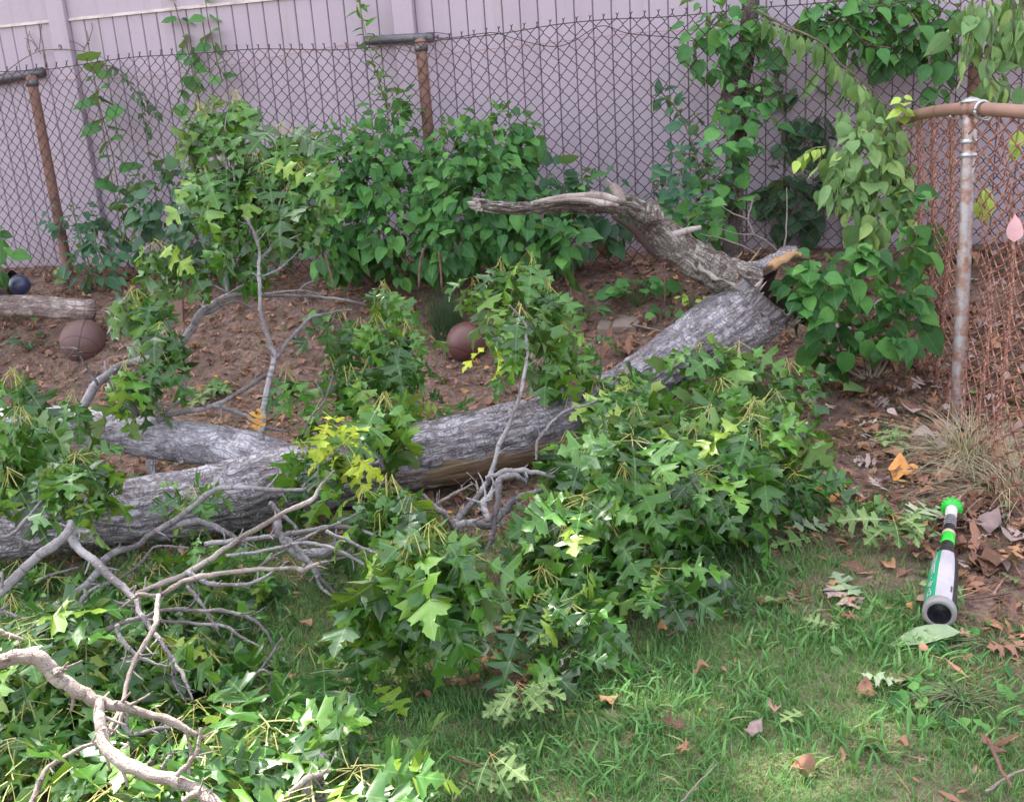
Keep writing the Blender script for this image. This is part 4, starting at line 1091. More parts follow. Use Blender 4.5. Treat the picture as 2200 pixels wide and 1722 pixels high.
B(R7, [(1960, 250), (2100, 215), (2250, 180)], 2.85, [.005, .004, .003], 'twig_dark')
B(R7, [(1990, 60), (2150, 130), (2330, 210), (2420, 260), (2450, 330)], 2.8, [.007, .007, .006, .005, .003])
B(R7, [(1850, 200), (2000, 170), (2100, 100)], 3.0, [.02, .022, .016], sides=9)
B(R7, [(-40, 520), (60, 560), (180, 600)], 2.75, [.008, .007, .005], 'twig_dark')
B(R7, [(0, 90), (70, 80), (180, -40), (260, -130)], 2.9, [.008, .008, .006, .004])
B(R7, [(80, 85), (200, 130), (280, 90)], 2.9, [.005, .004, .002])
B(R7, [(220, 370), (330, 320), (480, 280)], 3.0, [.006, .006, .004], 'twig_dark')
B(R7, [(1060, 850), (1050, 920), (1080, 1010), (1140, 1110)], 2.4, [.005, .004, .004, .002])
B(R7, [(1590, 900), (1640, 830), (1720, 710)], 2.62, [.004, .005, .003], 'twig_dark')
B(R7, [(1530, 960), (1600, 900), (1660, 950), (1640, 1010)], 2.6, [.003, .004, .003, .002], 'twig_dark')
B(R7, [(740, 840), (830, 815), (960, 805)], 2.5, [.004, .004, .002], 'twig_dark')
AL = []
for x, y, h, n, s in [(40, 1195, .12, 8, .13), (110, 1230, .1, 8, .13), (200, 1215, .08, 7, .13), (280, 1235, .10, 8, .13), (340, 1200, .12, 8, .13), (300, 1180, .14, 7, .12), (420, 1165, .15, 7, .12), (410, 1220, .1, 9, .13), (470, 1250, .08, 8, .13), (500, 1215, .08, 7, .13),
                      (380, 1265, .12, 9, .14), (330, 1300, .14, 9, .14), (440, 1300, .12, 9, .14), (250, 1290, .14, 8, .14), (180, 1290, .14, 8, .14), (90, 1290, .16, 9, .14), (520, 1290, .06, 6, .13), (250, 1350, .18, 9, .14), (350, 1360, .16, 9, .14), (420, 1350, .15, 10, .15),
                      (450, 1390, .12, 9, .15), (180, 1370, .2, 9, .14), (20, 1270, .15, 9, .14), (560, 1210, .1, 6, .12), (600, 1200, .1, 5, .12)]:
    q = G(*FV(x, y), h); rosette(AL, q, n, s*1.15, sag=1.0, star=.3, face=(0, -.6, .1)); rosette(AL, q-np.array([0, -.05, .06]), 3, s*1.1, sag=.9, star=.4)
put_leaves(brA, AL, M['oak'], 290)
settle(brA)

# ------------------------------------------------------------------ stout sunlit branch in the near corner
brB = thing('broken_branch', 'stout smooth oak branch lying across its leaves in sunlight nearest the camera', 'branch', G(250, 1680), 'broken branches on the lawn')
B = lambda *a, **k: branch(brB, *a, **k)
B(R7, [(-200, 850), (0, 840), (130, 822), (250, 832), (330, 925), (450, 1015), (560, 1085), (640, 1112), (760, 1132), (900, 1172), (1060, 1222), (1200, 1300)], [1.95, 2.02], [.020, .019, .020, .021, .019, .017, .016, .014, .012, .011, .010, .007], 'twig_pale', sides=14, wob=.004)
B(R7, [(600, 1095), (605, 1200), (630, 1330), (690, 1430), (800, 1490), (1000, 1560), (1180, 1620), (1300, 1700), (1400, 1790)], [1.985, 1.8], [.012, .014, .016, .017, .017, .016, .015, .014, .013], 'twig_pale', sides=14, wob=.004)
B(R7, [(330, 920), (370, 905), (405, 900)], 1.96, [.012, .008, .002], 'twig_pale')
B(R7, [(1080, 1545), (1180, 1440), (1215, 1330), (1228, 1255)], 1.85, [.007, .006, .005, .004], 'twig_pale')
B(R7, [(1150, 1540), (1160, 1400), (1130, 1250)], 1.86, [.004, .004, .003], 'twig_pale')
B(R7, [(990, 1500), (1030, 1440), (1060, 1405)], 2.08, [.008, .006, .003])
B(R7, [(700, 1440), (790, 1350), (760, 1230), (700, 1130)], 2.35, [.010, .009, .009, .006])
B(R7, [(820, 1300), (960, 1260), (1040, 1250)], 2.35, [.008, .008, .006])
B(R7, [(900, 1480), (960, 1430), (1010, 1500)], 2.3, [.010, .009, .008])
B(R7, [(1110, 1700), (1180, 1660), (1220, 1640)], 1.8, [.007, .009, .008], 'twig_pale')
B(R7, [(1720, 1720), (1850, 1580), (1930, 1540), (2010, 1520)], [1.95, 2.0], [.008, .008, .007, .005], 'twig_pale')
B(R7, [(1860, 1760), (1880, 1690), (1930, 1540), (1985, 1430)], 2.08, [.022, .021, .019, .014], 'twig', sides=10)
B(R7, [(-40, 650), (60, 690), (140, 720)], 1.98, [.006, .006, .004], 'twig_pale')
BL = []
def bl(x, y, h, n, s=.15, **kw): rosette(BL, G(*FV(x, y), h), n, s, **kw)
for x, y, h, n in [(30, 1420, .28, 8), (110, 1440, .25, 9), (200, 1440, .22, 9), (280, 1430, .2, 9), (360, 1420, .16, 9), (440, 1440, .14, 9), (510, 1440, .1, 7), (50, 1500, .22, 10), (140, 1510, .2, 9), (240, 1520, .18, 9), (330, 1500, .2, 9), (410, 1500, .18, 9), (490, 1500, .14, 9),
                   (30, 1580, .2, 10), (110, 1600, .18, 9), (300, 1580, .14, 7), (380, 1560, .22, 9), (460, 1560, .2, 9), (540, 1580, .2, 8), (620, 1560, .14, 9), (690, 1520, .06, 5), (20, 1660, .2, 9), (100, 1680, .2, 9), (220, 1670, .24, 9), (320, 1680, .22, 9), (430, 1660, .24, 9), (520, 1650, .24, 9), (600, 1650, .2, 9), (680, 1660, .16, 9),
                   (150, 1360, .2, 7), (70, 1370, .24, 8),]:
    bl(x, y, h*.55, max(5, n-2), .175, sag=1.0, star=.3, face=(0, -.6, .2)); rosette(BL, G(*FV(x, y), max(.03, h*.25)), 3, .16, sag=.6, star=.5, face=(0, -.5, 0))
for x, y, h, n in [(575, 1545, .34, 11), (755, 1640, .32, 13), (70, 1355, .42, 9), (440, 1600, .34, 9), (30, 1330, .42, 8), (230, 1690, .34, 10), (330, 1660, .32, 8), (840, 1705, .16, 6), (660, 1690, .34, 9)]:
    bl(x, y, h*.62, n, .165, star=.6, sag=.35, face=(.1, -.7, .3))
put_leaves(brB, BL, M['oak'], 298)
settle(brB)
# ------------------------------------------------------------------ shrubs and vines
def stems(root, lines, mat, name='stem', sides=5):
    for pts, rad in lines:
        mb = MB(); add_tube(mb, pts, rad, sides=sides, n=5, bump=.1, wob=.004, seed=pts[0][0]); mb.build(name, M[mat], root)
def leaf_at(out, p, d, kind, size, hang=.5, jit=.4, toward=.4):
    """a leaf at p springing along d, its blade turned up and a little towards the light in front"""
    if not isinstance(kind, str): kind = random.choice(kind)
    d = np.asarray(d, float)/(np.linalg.norm(d)+1e-9)
    dd = d*(1-hang*.5)+np.array([0, 0, -hang])+np.array([U(-1, 1), U(-1, 1), U(-1, 1)])*jit*.5
    nrm = UPV*.8+np.array([0, -toward, 0])+np.array([U(-1, 1), U(-1, 1), U(-1, 1)])*jit+d*.3
    s = size*random.choice((U(.45, .8), U(.75, 1.1), U(.9, 1.3)))
    dd = dd/np.linalg.norm(dd)
    out.append((np.asarray(p)+dd*s*.12, frame(dd, nrm), kind, random.randrange(len(TPL[kind])), s))
def along_stem(out, pts, kind, size, step, hang=.5, t0=.1, pair=True, jit=.4, grow=0.0, toward=.5):
    C, _ = smooth_path(pts, [1], 8)
    L = np.concatenate([[0], np.cumsum(np.linalg.norm(np.diff(C, axis=0), axis=1))])
    s = L[-1]*t0; a = U(0, 6.28)
    while s < L[-1]:
        p = np.array([np.interp(s, L, C[:, k]) for k in range(3)])
        k = min(len(C)-2, np.searchsorted(L, s)); T = C[k+1]-C[k]; T /= np.linalg.norm(T)+1e-9
        X_ = np.cross(T, (0, 1, .1)); X_ /= np.linalg.norm(X_)+1e-9; Y_ = np.cross(T, X_)
        a += 1.57+U(-.3, .3)
        for q in ((0, math.pi) if pair else (0,)):
            d = X_*math.cos(a+q)+Y_*math.sin(a+q)*.8+T*.35
            f = s/L[-1]
            leaf_at(out, p, d, kind, size*(1+grow*(f-.5)), hang, jit, toward)
        s += step*U(.7, 1.3)
def bushy(out, c, rad, n, kind, size, hang=.55, shell=.75, toward=.7):
    """leaves through an ellipsoid, most near its skin"""
    for _ in range(n):
        v = np.array([random.gauss(0, 1), random.gauss(0, 1), random.gauss(0, 1)]); v /= np.linalg.norm(v)
        if v[1] > .3 and random.random() < .7: v[1] = -v[1]
        r = random.random()**(1/3) if random.random() > shell else U(.82, 1.06)
        p = np.asarray(c)+v*r*np.asarray(rad)
        s = size*(1.1-.35*max(0, v[2])*r)
        leaf_at(out, p, v*np.array([1, 1, .6]), kind, s*U(.65, 1.15), hang*U(.3, 1.4), .75, toward*.7)
def ell(x, y, d, rx, ry, rd): # ellipsoid given by its picture centre, distance and half sizes in pixels
    return P(*FV(x, y), d), np.array([rx*d/FPX, rd, ry*d/FPX])
def base_of(x, y): return G(*FV(x, y))

# big heart-leaved shrub, left and right halves either side of the middle post
def heart_shrub(label, ells, base_px, stem_to, leafn, mat='shrub', size=.085, kind=('heart', 'heart', 'ovate'), tips=(), stem='green_stem'):
    bp = base_of(*base_px)
    t = thing('leafy_shrub', label, 'shrub', bp, 'shrubs along the chain-link fence')
    out = []; sl = []
    for (e, n) in zip(ells, leafn): bushy(out, e[0], e[1], n, kind, size)
    for x, y, d in stem_to:
        q = P(*FV(x, y), d); m_ = (bp+q)/2+np.array([U(-.05, .05), -.05, .05])
        st = [bp+np.array([U(-.12, .12), U(-.06, .06), -.02]), m_, q]
        sl.append((st, [.006, .004, .002])); along_stem(out, st, kind, size*.75, .05, .35, .5)
    for x, y, d in tips:
        for k in range(8):
            leaf_at(out, P(*FV(x+U(-14, 14), y+U(-14, 14)), d), (math.cos(k*.8), math.sin(k*.8)*.6-.2, .5), kind, size*.6, .1)
    stems(t, sl, stem)
    put_leaves(t, out, M[mat], 298)
    settle(t); return t
D = lambda x, o=.35: fence_d(x)-o
heart_shrub('dense green heart-leaved shrub just left of the middle rusty post',
            [ell(770, 420, D(770, .45), 110, 150, .26), ell(725, 350, D(725, .3), 55, 75, .2), ell(830, 310, D(830, .3), 70, 75, .2), ell(715, 500, D(715, .5), 55, 90, .22), ell(850, 480, D(850, .5), 80, 110, .26)],
            (790, 600), [(700, 300, 5.5), (760, 270, 5.5), (830, 240, 5.5), (730, 400, 5.3), (850, 360, 5.3), (660, 420, 5.5), (650, 520, 5.4)], [340, 150, 140, 140, 180], tips=[(700, 290, 5.4), (735, 310, 5.3), (640, 320, 5.6), (860, 230, 5.5)])
heart_shrub('dense green heart-leaved shrub just right of the middle rusty post',
            [ell(1010, 400, D(1010, .45), 120, 140, .26), ell(1060, 300, D(1060, .3), 80, 75, .2), ell(970, 330, D(970, .3), 70, 75, .2), ell(1100, 470, D(1100, .45), 80, 90, .24), ell(960, 500, D(960, .5), 80, 85, .24)],
            (960, 600), [(1060, 240, 5.3), (1000, 260, 5.4), (1120, 300, 5.3), (1180, 370, 5.3), (940, 300, 5.4), (1150, 480, 5.2)], [340, 150, 130, 160, 140], tips=[(1060, 245, 5.3), (1020, 290, 5.3), (1110, 310, 5.3), (985, 380, 5.1)])
heart_shrub('large-leaved pale shoot rising beside the heart-leaved shrub under the dead limb',
            [ell(1200, 520, D(1200, .5), 26, 60, .08), ell(1235, 395, D(1235, .2), 22, 35, .06)], (1190, 600), [(1195, 490, 4.95), (1240, 370, 5.2)], [18, 8], tips=[(1195, 495, 4.95)], size=.12)
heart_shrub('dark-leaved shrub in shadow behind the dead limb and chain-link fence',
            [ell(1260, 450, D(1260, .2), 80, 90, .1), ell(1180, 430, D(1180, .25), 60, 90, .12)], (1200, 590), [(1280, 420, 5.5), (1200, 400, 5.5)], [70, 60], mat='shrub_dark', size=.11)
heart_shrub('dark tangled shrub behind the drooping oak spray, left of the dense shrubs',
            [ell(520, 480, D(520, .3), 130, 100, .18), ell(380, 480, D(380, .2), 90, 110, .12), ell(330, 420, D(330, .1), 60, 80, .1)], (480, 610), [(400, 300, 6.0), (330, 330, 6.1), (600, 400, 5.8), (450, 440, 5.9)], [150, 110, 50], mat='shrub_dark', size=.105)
heart_shrub('low sparse shrub at the foot of the leaning rusty post, far left',
            [ell(200, 555, D(200, .3), 55, 60, .1), ell(150, 460, D(150, .15), 50, 30, .08), ell(215, 495, D(215, .2), 35, 35, .08)], (205, 610), [(150, 440, 6.1), (200, 480, 6.1), (240, 560, 6.0)], [50, 26, 20], mat='shrub_blue', size=.095, kind='ovate')
heart_shrub('bright green leaves poking in at the left picture edge', [ell(-5, 530, 5.6, 24, 60, .06)], (-20, 620), [(0, 490, 5.6)], [16], size=.11)

def vine(name, label, cat, base, lines, kind, size, step, mat, stem='vine_stem', hang=.5, pair=True, extra=(), group=None, t0=.05, jit=.4, rad=(.004, .0025), grow=0.0):
    t = thing(name, label, cat, base, group)
    out = []
    for pts in lines: along_stem(out, pts, kind, size, step, hang, t0, pair, jit, grow)
    for e in extra: bushy(out, e[0][0], e[0][1], e[1], kind, size, hang)
    stems(t, [(p, list(rad)) for p in lines], stem)
    put_leaves(t, out, M[mat], 298)
    settle(t); return t
F1 = lambda pts, off: [P(*R1(x, y), fence_d(R1(x, y)[0])+off) for x, y in pts]
F3 = lambda pts, off: [P(*R3(x, y), fence_d(R3(x, y)[0])+off) for x, y in pts]
VG = 'vines climbing the fences'
vine('climbing_vine', 'round-leaved vine climbing the wire left of the oak spray', 'vine', G(280, 595), [F1([(790, 1640), (770, 1450), (730, 1180), (690, 960), (650, 800), (610, 650), (580, 500), (555, 330)], -.06)], 'round', .15, .085, 'vine', hang=.4, group=VG, pair=True)
vine('climbing_vine', 'leafy vine rising above the wire to the top picture edge', 'vine', G(470, 590), [F1([(1230, 700), (1170, 400), (1130, 230), (1090, 100), (1050, -40)], -.05), F1([(1360, 500), (1310, 300), (1270, 100), (1250, -40)], -.05), F1([(1180, 330), (1130, 500), (1090, 640)], -.06)], 'round', .10, .095, 'vine', hang=.4, group=VG, jit=.5)
vine('hanging_vine', 'thin dark ivy trailing down the wire in small curled leaves', 'vine', G(330, 590), [F1([(620, 400), (720, 420), (800, 520), (860, 620), (880, 740), (920, 850)], -.04), F1([(850, 560), (930, 640), (980, 700)], -.04)], 'ovate', .055, .035, 'shrub_dark', hang=.6, group=VG, jit=.7)
vine('bare_vine', 'leafless brown vine arching over the rail stub, far left', 'vine', G(100, 600), [F1([(-150, 560), (20, 450), (180, 340), (300, 305), (480, 310), (620, 350), (720, 420), (780, 470)], -.03), F1([(250, 330), (200, 260), (150, 235)], -.03), F1([(250, 330), (180, 210)], -.03), F1([(240, 300), (250, 180), (252, 140)], -.03), F1([(270, 330), (278, 410), (260, 300)], -.03), F1([(370, 305), (370, 270), (310, 205)], -.03), F1([(510, 310), (540, 250), (565, 180), (560, 140)], -.03), F1([(545, 250), (530, 190)], -.03), F1([(185, 345), (165, 270), (180, 190)], -.03), F1([(520, 300), (470, 265), (415, 250)], -.03)], 'ovate', .03, .9, 'dry', hang=.6, group=VG, pair=False, t0=.3, rad=(.003, .0018))
vine('tall_weed', 'single tall weed stem with narrow leaves beside the middle rail stub', 'weed', G(850, 590), [[P(*R2(x, y), D(R2(x, y)[0], .12)) for x, y in [(440, 900), (400, 700), (330, 520), (270, 310), (225, 120), (195, -40)]]], 'narrow', .10, .05, 'shrub', 'green_stem', hang=.1, jit=.5, pair=True, grow=-.4, extra=[(ell(835, 225, 5.55, 50, 30, .06), 26)])
vine('hanging_sprig', 'feathery green sprig hanging from above at the top edge', 'sprig', F1([(1480, 90)], 0)[0], [F1([(1470, -90), (1480, 10), (1500, 80), (1515, 145)], .1), F1([(1630, -90), (1650, 20), (1690, 70), (1712, 100)], .1)], 'narrow', .035, .012, 'shrub_dark', 'green_stem', hang=.5, jit=.8)
vine('small_shrub', 'slender blue-green shrub with oval leaves arching between dead limb and trunk', 'shrub', G(1510, 545),
     [F3([(320, 1250), (290, 1050), (250, 880), (190, 720), (120, 610), (60, 570), (20, 560)], -.25), F3([(260, 900), (150, 900), (60, 870)], -.25), F3([(280, 1000), (380, 870), (420, 840)], -.25), F3([(200, 740), (260, 680), (300, 660)], -.25), F3([(290, 1060), (150, 1020), (30, 1000)], -.25), F3([(300, 1100), (420, 1000), (500, 960)], -.25), F3([(150, 640), (60, 540), (110, 510)], -.25), F3([(300, 1120), (120, 1100), (20, 1060), (0, 1130)], -.25)],
     'ovate', .085, .055, 'shrub_blue', 'vine_stem', hang=.25, group=None, extra=[((P(1500, 395, 5.0), np.array([.16, .08, .16])), 60)])
vine('small_shrub', 'light green low sapling leaves above the split butt', 'shrub', G(1480, 560), [F3([(330, 1400), (200, 1290), (130, 1230), (80, 1220)], -.4), F3([(330, 1400), (330, 1300), (400, 1230)], -.4), F3([(340, 1400), (430, 1310)], -.4)], 'heart', .085, .045, 'shrub', 'green_stem', hang=.35, extra=[((P(1475, 455, 4.8), np.array([.12, .08, .08])), 30), ((P(1530, 475, 4.8), np.array([.08, .06, .06])), 18)])
# dead stem that carries creeper
ds = thing('dead_stem', 'dark dead tree stem with a burl standing against the wire under creeper', 'dead stem', G(1580, 560))
mb = MB(); add_tube(mb, F3([(480, 1560), (480, 1300), (490, 1000), (500, 800), (480, 650), (495, 520), (540, 380), (570, 150), (580, -60)], -.12), [.055, .05, .048, .052, .062, .066, .05, .045, .042], sides=16, n=6, bump=.16)
mb.build('trunk', M['stem_bark'], ds)
mb = MB(); add_tube(mb, F3([(480, 560), (500, 530), (520, 500)], -.16), [.05, .062, .04], sides=10, n=4, bump=.4); mb.build('burl', M['stem_bark'], ds)
mb = MB(); add_tube(mb, F3([(210, 330), (180, 290), (130, 275)], -.12), [.012, .010, .006], sides=7, n=4, bump=.3); mb.build('snag', M['stem_bark'], ds)
settle(ds)
vine('creeper', 'dark green creeper draped over the dead stem', 'creeper', G(1590, 560), [F3([(520, 900), (560, 700), (600, 500), (560, 300), (480, 150), (400, 40)], -.2), F3([(500, 1200), (480, 1050), (540, 900)], -.2), F3([(560, 520), (640, 560), (740, 580)], -.2), F3([(420, 60), (300, 180), (250, 290), (170, 330)], -.2), F3([(440, 280), (480, 340), (540, 350)], -.22)], ('round', 'ovate', 'heart'), .10, .07, 'vine', hang=.5, group=VG,
     extra=[((P(1545, 70, 5.1), np.array([.2, .1, .22])), 65), ((P(1600, 100, 5.15), np.array([.15, .1, .2])), 33), ((P(1610, 200, 5.1), np.array([.12, .08, .12])), 17), ((P(1600, 270, 5.05), np.array([.15, .08, .10])), 22), ((P(1570, 240, 5.05), np.array([.1, .06, .1])), 10), ((P(1545, 345, 5.05), np.array([.12, .06, .2])), 22), ((P(1590, 430, 5.1), np.array([.08, .05, .08])), 7)])
vine('shaded_vine', 'broad dark vine leaves pressed between the wire and the vinyl boards', 'vine', G(1700, 540), [F3([(820, 1300), (840, 1050), (800, 800), (760, 500), (700, 380)], .2), F3([(960, 1250), (940, 900), (980, 700), (1040, 560)], .2), F3([(740, 1240), (770, 1060), (780, 700), (770, 420)], .18)], 'round', .12, .16, 'shrub_dark', hang=.7, group=VG, extra=[((P(1715, 420, 5.5), np.array([.17, .04, .16])), 46), ((P(1740, 290, 5.5), np.array([.14, .04, .1])), 25), ((P(1690, 180, 5.5), np.array([.14, .04, .1])), 19), ((P(1780, 205, 5.5), np.array([.14, .04, .12])), 16)])
# wilted grey-green leaves hanging off the long arching shoot
arch = F3([(620, 60), (760, 140), (900, 200), (1010, 260), (1100, 370), (1220, 460), (1330, 560), (1450, 680)], -.35)
vine('wilting_vine', 'wilted grey-green leaves hanging in a row from a bare arching shoot', 'vine', arch[0], [arch, F3([(640, 110), (780, 170), (900, 230)], -.33)], 'narrow', .12, .034, 'wilt', hang=2.2, group=VG, jit=.25, rad=(.006, .003), pair=False, extra=[((P(1800, 135, 5.0), np.array([.1, .06, .1])), 13), ((P(1840, 215, 4.95), np.array([.12, .06, .1])), 14)])
vine('overhanging_creeper', 'dark leafy creeper mass over the wire at the top right', 'creeper', P(1850, 60, 5.1), [F3([(980, 180), (1080, 120), (1200, 60), (1400, 20), (1700, -20)], -.3), F3([(1150, 130), (1250, 250), (1400, 280)], -.3), F3([(1500, 40), (1600, 200), (1640, 300), (1600, 430)], -.28), F3([(1700, 250), (1760, 380)], -.28), F3([(1690, 500), (1640, 600), (1550, 680)], -.2)], ('round', 'ovate', 'ovate'), .105, .065, 'vine', hang=.6, group=VG,
     extra=[((P(1830, 40, 5.0), np.array([.2, .1, .14])), 87), ((P(1920, 50, 5.0), np.array([.2, .1, .16])), 94), ((P(1990, 60, 5.0), np.array([.14, .1, .14])), 48), ((P(1930, 105, 4.95), np.array([.1, .06, .06])), 24), ((P(2010, 130, 5.0), np.array([.08, .05, .06])), 13), ((P(1770, 30, 5.0), np.array([.1, .06, .08])), 24)])
vine('wilting_vine', 'pale wilted vine leaves dangling at the top right corner above the side fence', 'vine', P(2120, 30, 4.6), [F3([(1880, -40), (1880, 120), (1850, 250), (1820, 360)], -.5), F3([(1990, -40), (2000, 100), (1990, 250), (1960, 420), (2030, 540)], -.5), F3([(2100, -60), (2120, 80), (2110, 250)], -.5), F3([(2180, -60), (2170, 60), (2190, 180)], -.5), F3([(1980, 420), (2050, 500), (2180, 480)], -.45)], ('ovate', 'narrow'), .115, .05, 'wilt', hang=1.3, group=VG, extra=[((P(2110, 40, 4.6), np.array([.14, .08, .1])), 45), ((P(2180, 50, 4.6), np.array([.1, .08, .12])), 33), ((P(2120, 170, 4.6), np.array([.06, .04, .1])), 18)])
vine('wilting_vine', 'pale green drooping leaves spilling down left of the side fence rail', 'vine', P(1890, 420, 4.7), [[P(*R3(x, y), 4.75) for x, y in q] for q in [[(1200, 470), (1260, 560), (1250, 680)], [(1440, 640), (1350, 700), (1250, 800), (1150, 900), (1080, 960), (1040, 1080)], [(1380, 720), (1340, 900), (1300, 1080), (1250, 1200)], [(1420, 700), (1400, 950), (1440, 1100), (1420, 1250)], [(1120, 640), (1100, 700)], [(1480, 900), (1450, 1100)]]], ('ovate', 'narrow', 'round'), .095, .036, 'wilt', hang=1.2, group=VG,
     extra=[((P(1860, 320, 4.7), np.array([.16, .1, .13])), 79), ((P(1810, 390, 4.7), np.array([.11, .08, .1])), 45), ((P(1900, 385, 4.7), np.array([.14, .08, .12])), 68), ((P(1880, 460, 4.7), np.array([.14, .08, .1])), 57), ((P(1860, 250, 4.7), np.array([.1, .06, .06])), 17)])
vine('lime_sprig', 'yellow-green sprig standing out before the wire, right of the dead stem', 'sprig', P(1735, 330, 4.8), [[P(*R3(x, y), 4.8) for x, y in [(1020, 860), (950, 870), (900, 900), (850, 940)]]], 'ovate', .075, .028, 'lime', 'green_stem', hang=.9)
vine('lime_leaf_tuft', 'pale lime leaf tuft at the left end of the side fence rail', 'sprig', P(1940, 230, 4.5), [[P(*R3(x, y), 4.5) for x, y in [(1480, 680), (1480, 620), (1470, 570)]]], 'round', .085, .022, 'lime', 'green_stem', hang=.5)
vine('lime_sprig', 'pale green leaves seen through the rusty mesh right of the steel post', 'sprig', P(2110, 430, 4.3), [[P(*R3(x, y), 4.3) for x, y in [(1960, 1080), (1945, 1150), (1950, 1220)]], [P(*R3(x, y), 4.3) for x, y in [(2150, 740), (2140, 800), (2130, 860)]]], 'ovate', .11, .05, 'lime', 'green_stem', hang=1.3)
# heart-leaved shrub at the foot of the side fence
sh = thing('leafy_shrub', 'heart-leaved shrub on thin dark stems between oak butt and side fence', 'shrub', G(1880, 810), 'shrubs along the chain-link fence')
out = []; sl = []
for pts in [[(1280, 680), (1270, 450), (1220, 300), (1180, 120), (1160, 0), (1150, -60)], [(1250, 690), (1120, 540), (1060, 350), (960, 180), (860, 80)], [(1300, 680), (1400, 450), (1450, 250), (1440, 180)], [(1290, 690), (1220, 500), (1140, 300), (1050, 200), (1000, 100)], [(1320, 680), (1480, 420), (1540, 200), (1560, 20), (1550, -60)], [(1240, 690), (1080, 600), (1000, 520), (900, 480)]]:
    q = [P(*R6(x, y), 4.32+.05*k) for k, (x, y) in enumerate(pts)]
    sl.append((q, [.007, .006, .004, .002])); along_stem(out, q, 'heart', .10, .06, .55, .25, True, .35)
for e, n in [((P(1800, 610, 4.3), np.array([.22, .1, .1])), 48), ((P(1740, 640, 4.3), np.array([.1, .08, .12])), 26), ((P(1830, 690, 4.25), np.array([.2, .1, .12])), 34), ((P(1930, 640, 4.3), np.array([.12, .08, .18])), 44), ((P(1920, 730, 4.25), np.array([.1, .06, .1])), 18), ((P(1780, 570, 4.35), np.array([.14, .08, .06])), 26), ((P(1940, 550, 4.35), np.array([.1, .08, .1])), 30), ((P(1960, 470, 4.4), np.array([.07, .06, .12])), 26)]:
    bushy(out, e[0], e[1], int(n*.7), 'heart', .10, .6)
stems(sh, sl, 'vine_stem')
put_leaves(sh, out, M['shrub'], 240)
sh2 = []
for x, y in [(1840, 535), (1730, 590), (1700, 640), (1930, 640), (1950, 400), (1860, 555)]:
    for k in range(8): leaf_at(sh2, P(*FV(x+U(-22, 22), y+U(-20, 20)), 4.2), (math.cos(k*.8), math.sin(k*.8)-.4, .3), 'heart', .095, .3)
put_leaves(sh, sh2, M['shrub'], 60)
settle(sh)
# ground plants
def rosette_plant(label, px, py, n, size, kind, mat, spread, hgt, name='low_plant', cat='plant'):
    b = G(px, py); t = thing(name, label, cat, b)
    out = []
    sm = MB()
    for k in range(n):
        a = U(0, 6.28); r = spread*math.sqrt(random.random())
        p = b+np.array([math.cos(a)*r, math.sin(a)*r*.7, hgt*U(.5, 1)*(1.1-r/spread*.5)])
        add_tube(sm, [b, (b+p)/2+np.array([0, 0, .02]), p], [.002, .0015, .001], sides=4, n=3)
        leaf_at(out, p, (math.cos(a), math.sin(a), .1), kind, size, .15, .3, .6)
    sm.build('stem', M['green_stem'], t)
    put_leaves(t, out, M[mat], 120); settle(t)
rosette_plant('round-leaved bright green plant on the bank below the dead limb', 1368, 660, 34, .075, 'round', 'shrub', .14, .16)
rosette_plant('yellowing seedling beside the leaning oak butt', 1488, 668, 12, .055, 'ovate', 'lime', .07, .12)
rosette_plant('upright pointed weed near the flat stones', 1262, 695, 14, .075, 'narrow', 'shrub', .08, .14)
rosette_plant('small round leaves left of the oak butt', 1425, 685, 8, .055, 'round', 'vine', .07, .06)
rosette_plant('single pale leaf on short stalk beside old log', 148, 620, 3, .09, 'ovate', 'wilt', .03, .10)
rosette_plant('pale leaf pair at the foot of the left rusty post', 140, 592, 6, .05, 'round', 'lime', .05, .06)
rosette_plant('bluish weed left of the basketball', 62, 755, 14, .075, 'narrow', 'shrub_blue', .10, .10)
rosette_plant('leafy weed at the corner of the old log', 55, 690, 12, .07, 'narrow', 'shrub', .09, .10)
rosette_plant('trailing clover in the lower right of the lawn', 2070, 1510, 44, .032, 'round', 'shrub', .15, .03)
rosette_plant('low broad-leaved weed by the right picture edge', 2140, 1400, 26, .05, 'ovate', 'shrub', .14, .04)
rosette_plant('low green seedling patch between the small balls and log', 700, 690, 12, .05, 'round', 'vine', .1, .05)
rosette_plant('dark low ivy leaves below the chain-link gap', 1210, 660, 10, .06, 'round', 'shrub_dark', .1, .04)
def tuft(label, px, py, n, L_, w, mat, lean, spread, name='grass_tuft', bx=(0, 0)):
    b = G(px, py)
    k = rng.random(n)*6.283; r = np.sqrt(rng.random(n))*spread
    base = np.stack([b[0]+np.cos(k)*r, b[1]+np.sin(k)*r*.8, np.zeros(n)], -1); base[:, 2] = ground_h(base[:, 0], base[:, 1])-.005
    V, F, luv, rn = blades(base, L_*(.5+.6*rng.random(n)), w, lean*(.3+rng.random(n)), k+rng.normal(0, .6, n), bx, 5)
    o = MB().add(V, [F], luv=luv, rnd=rn).build(name, M[mat]); tag(o, label, 'grass'); return o
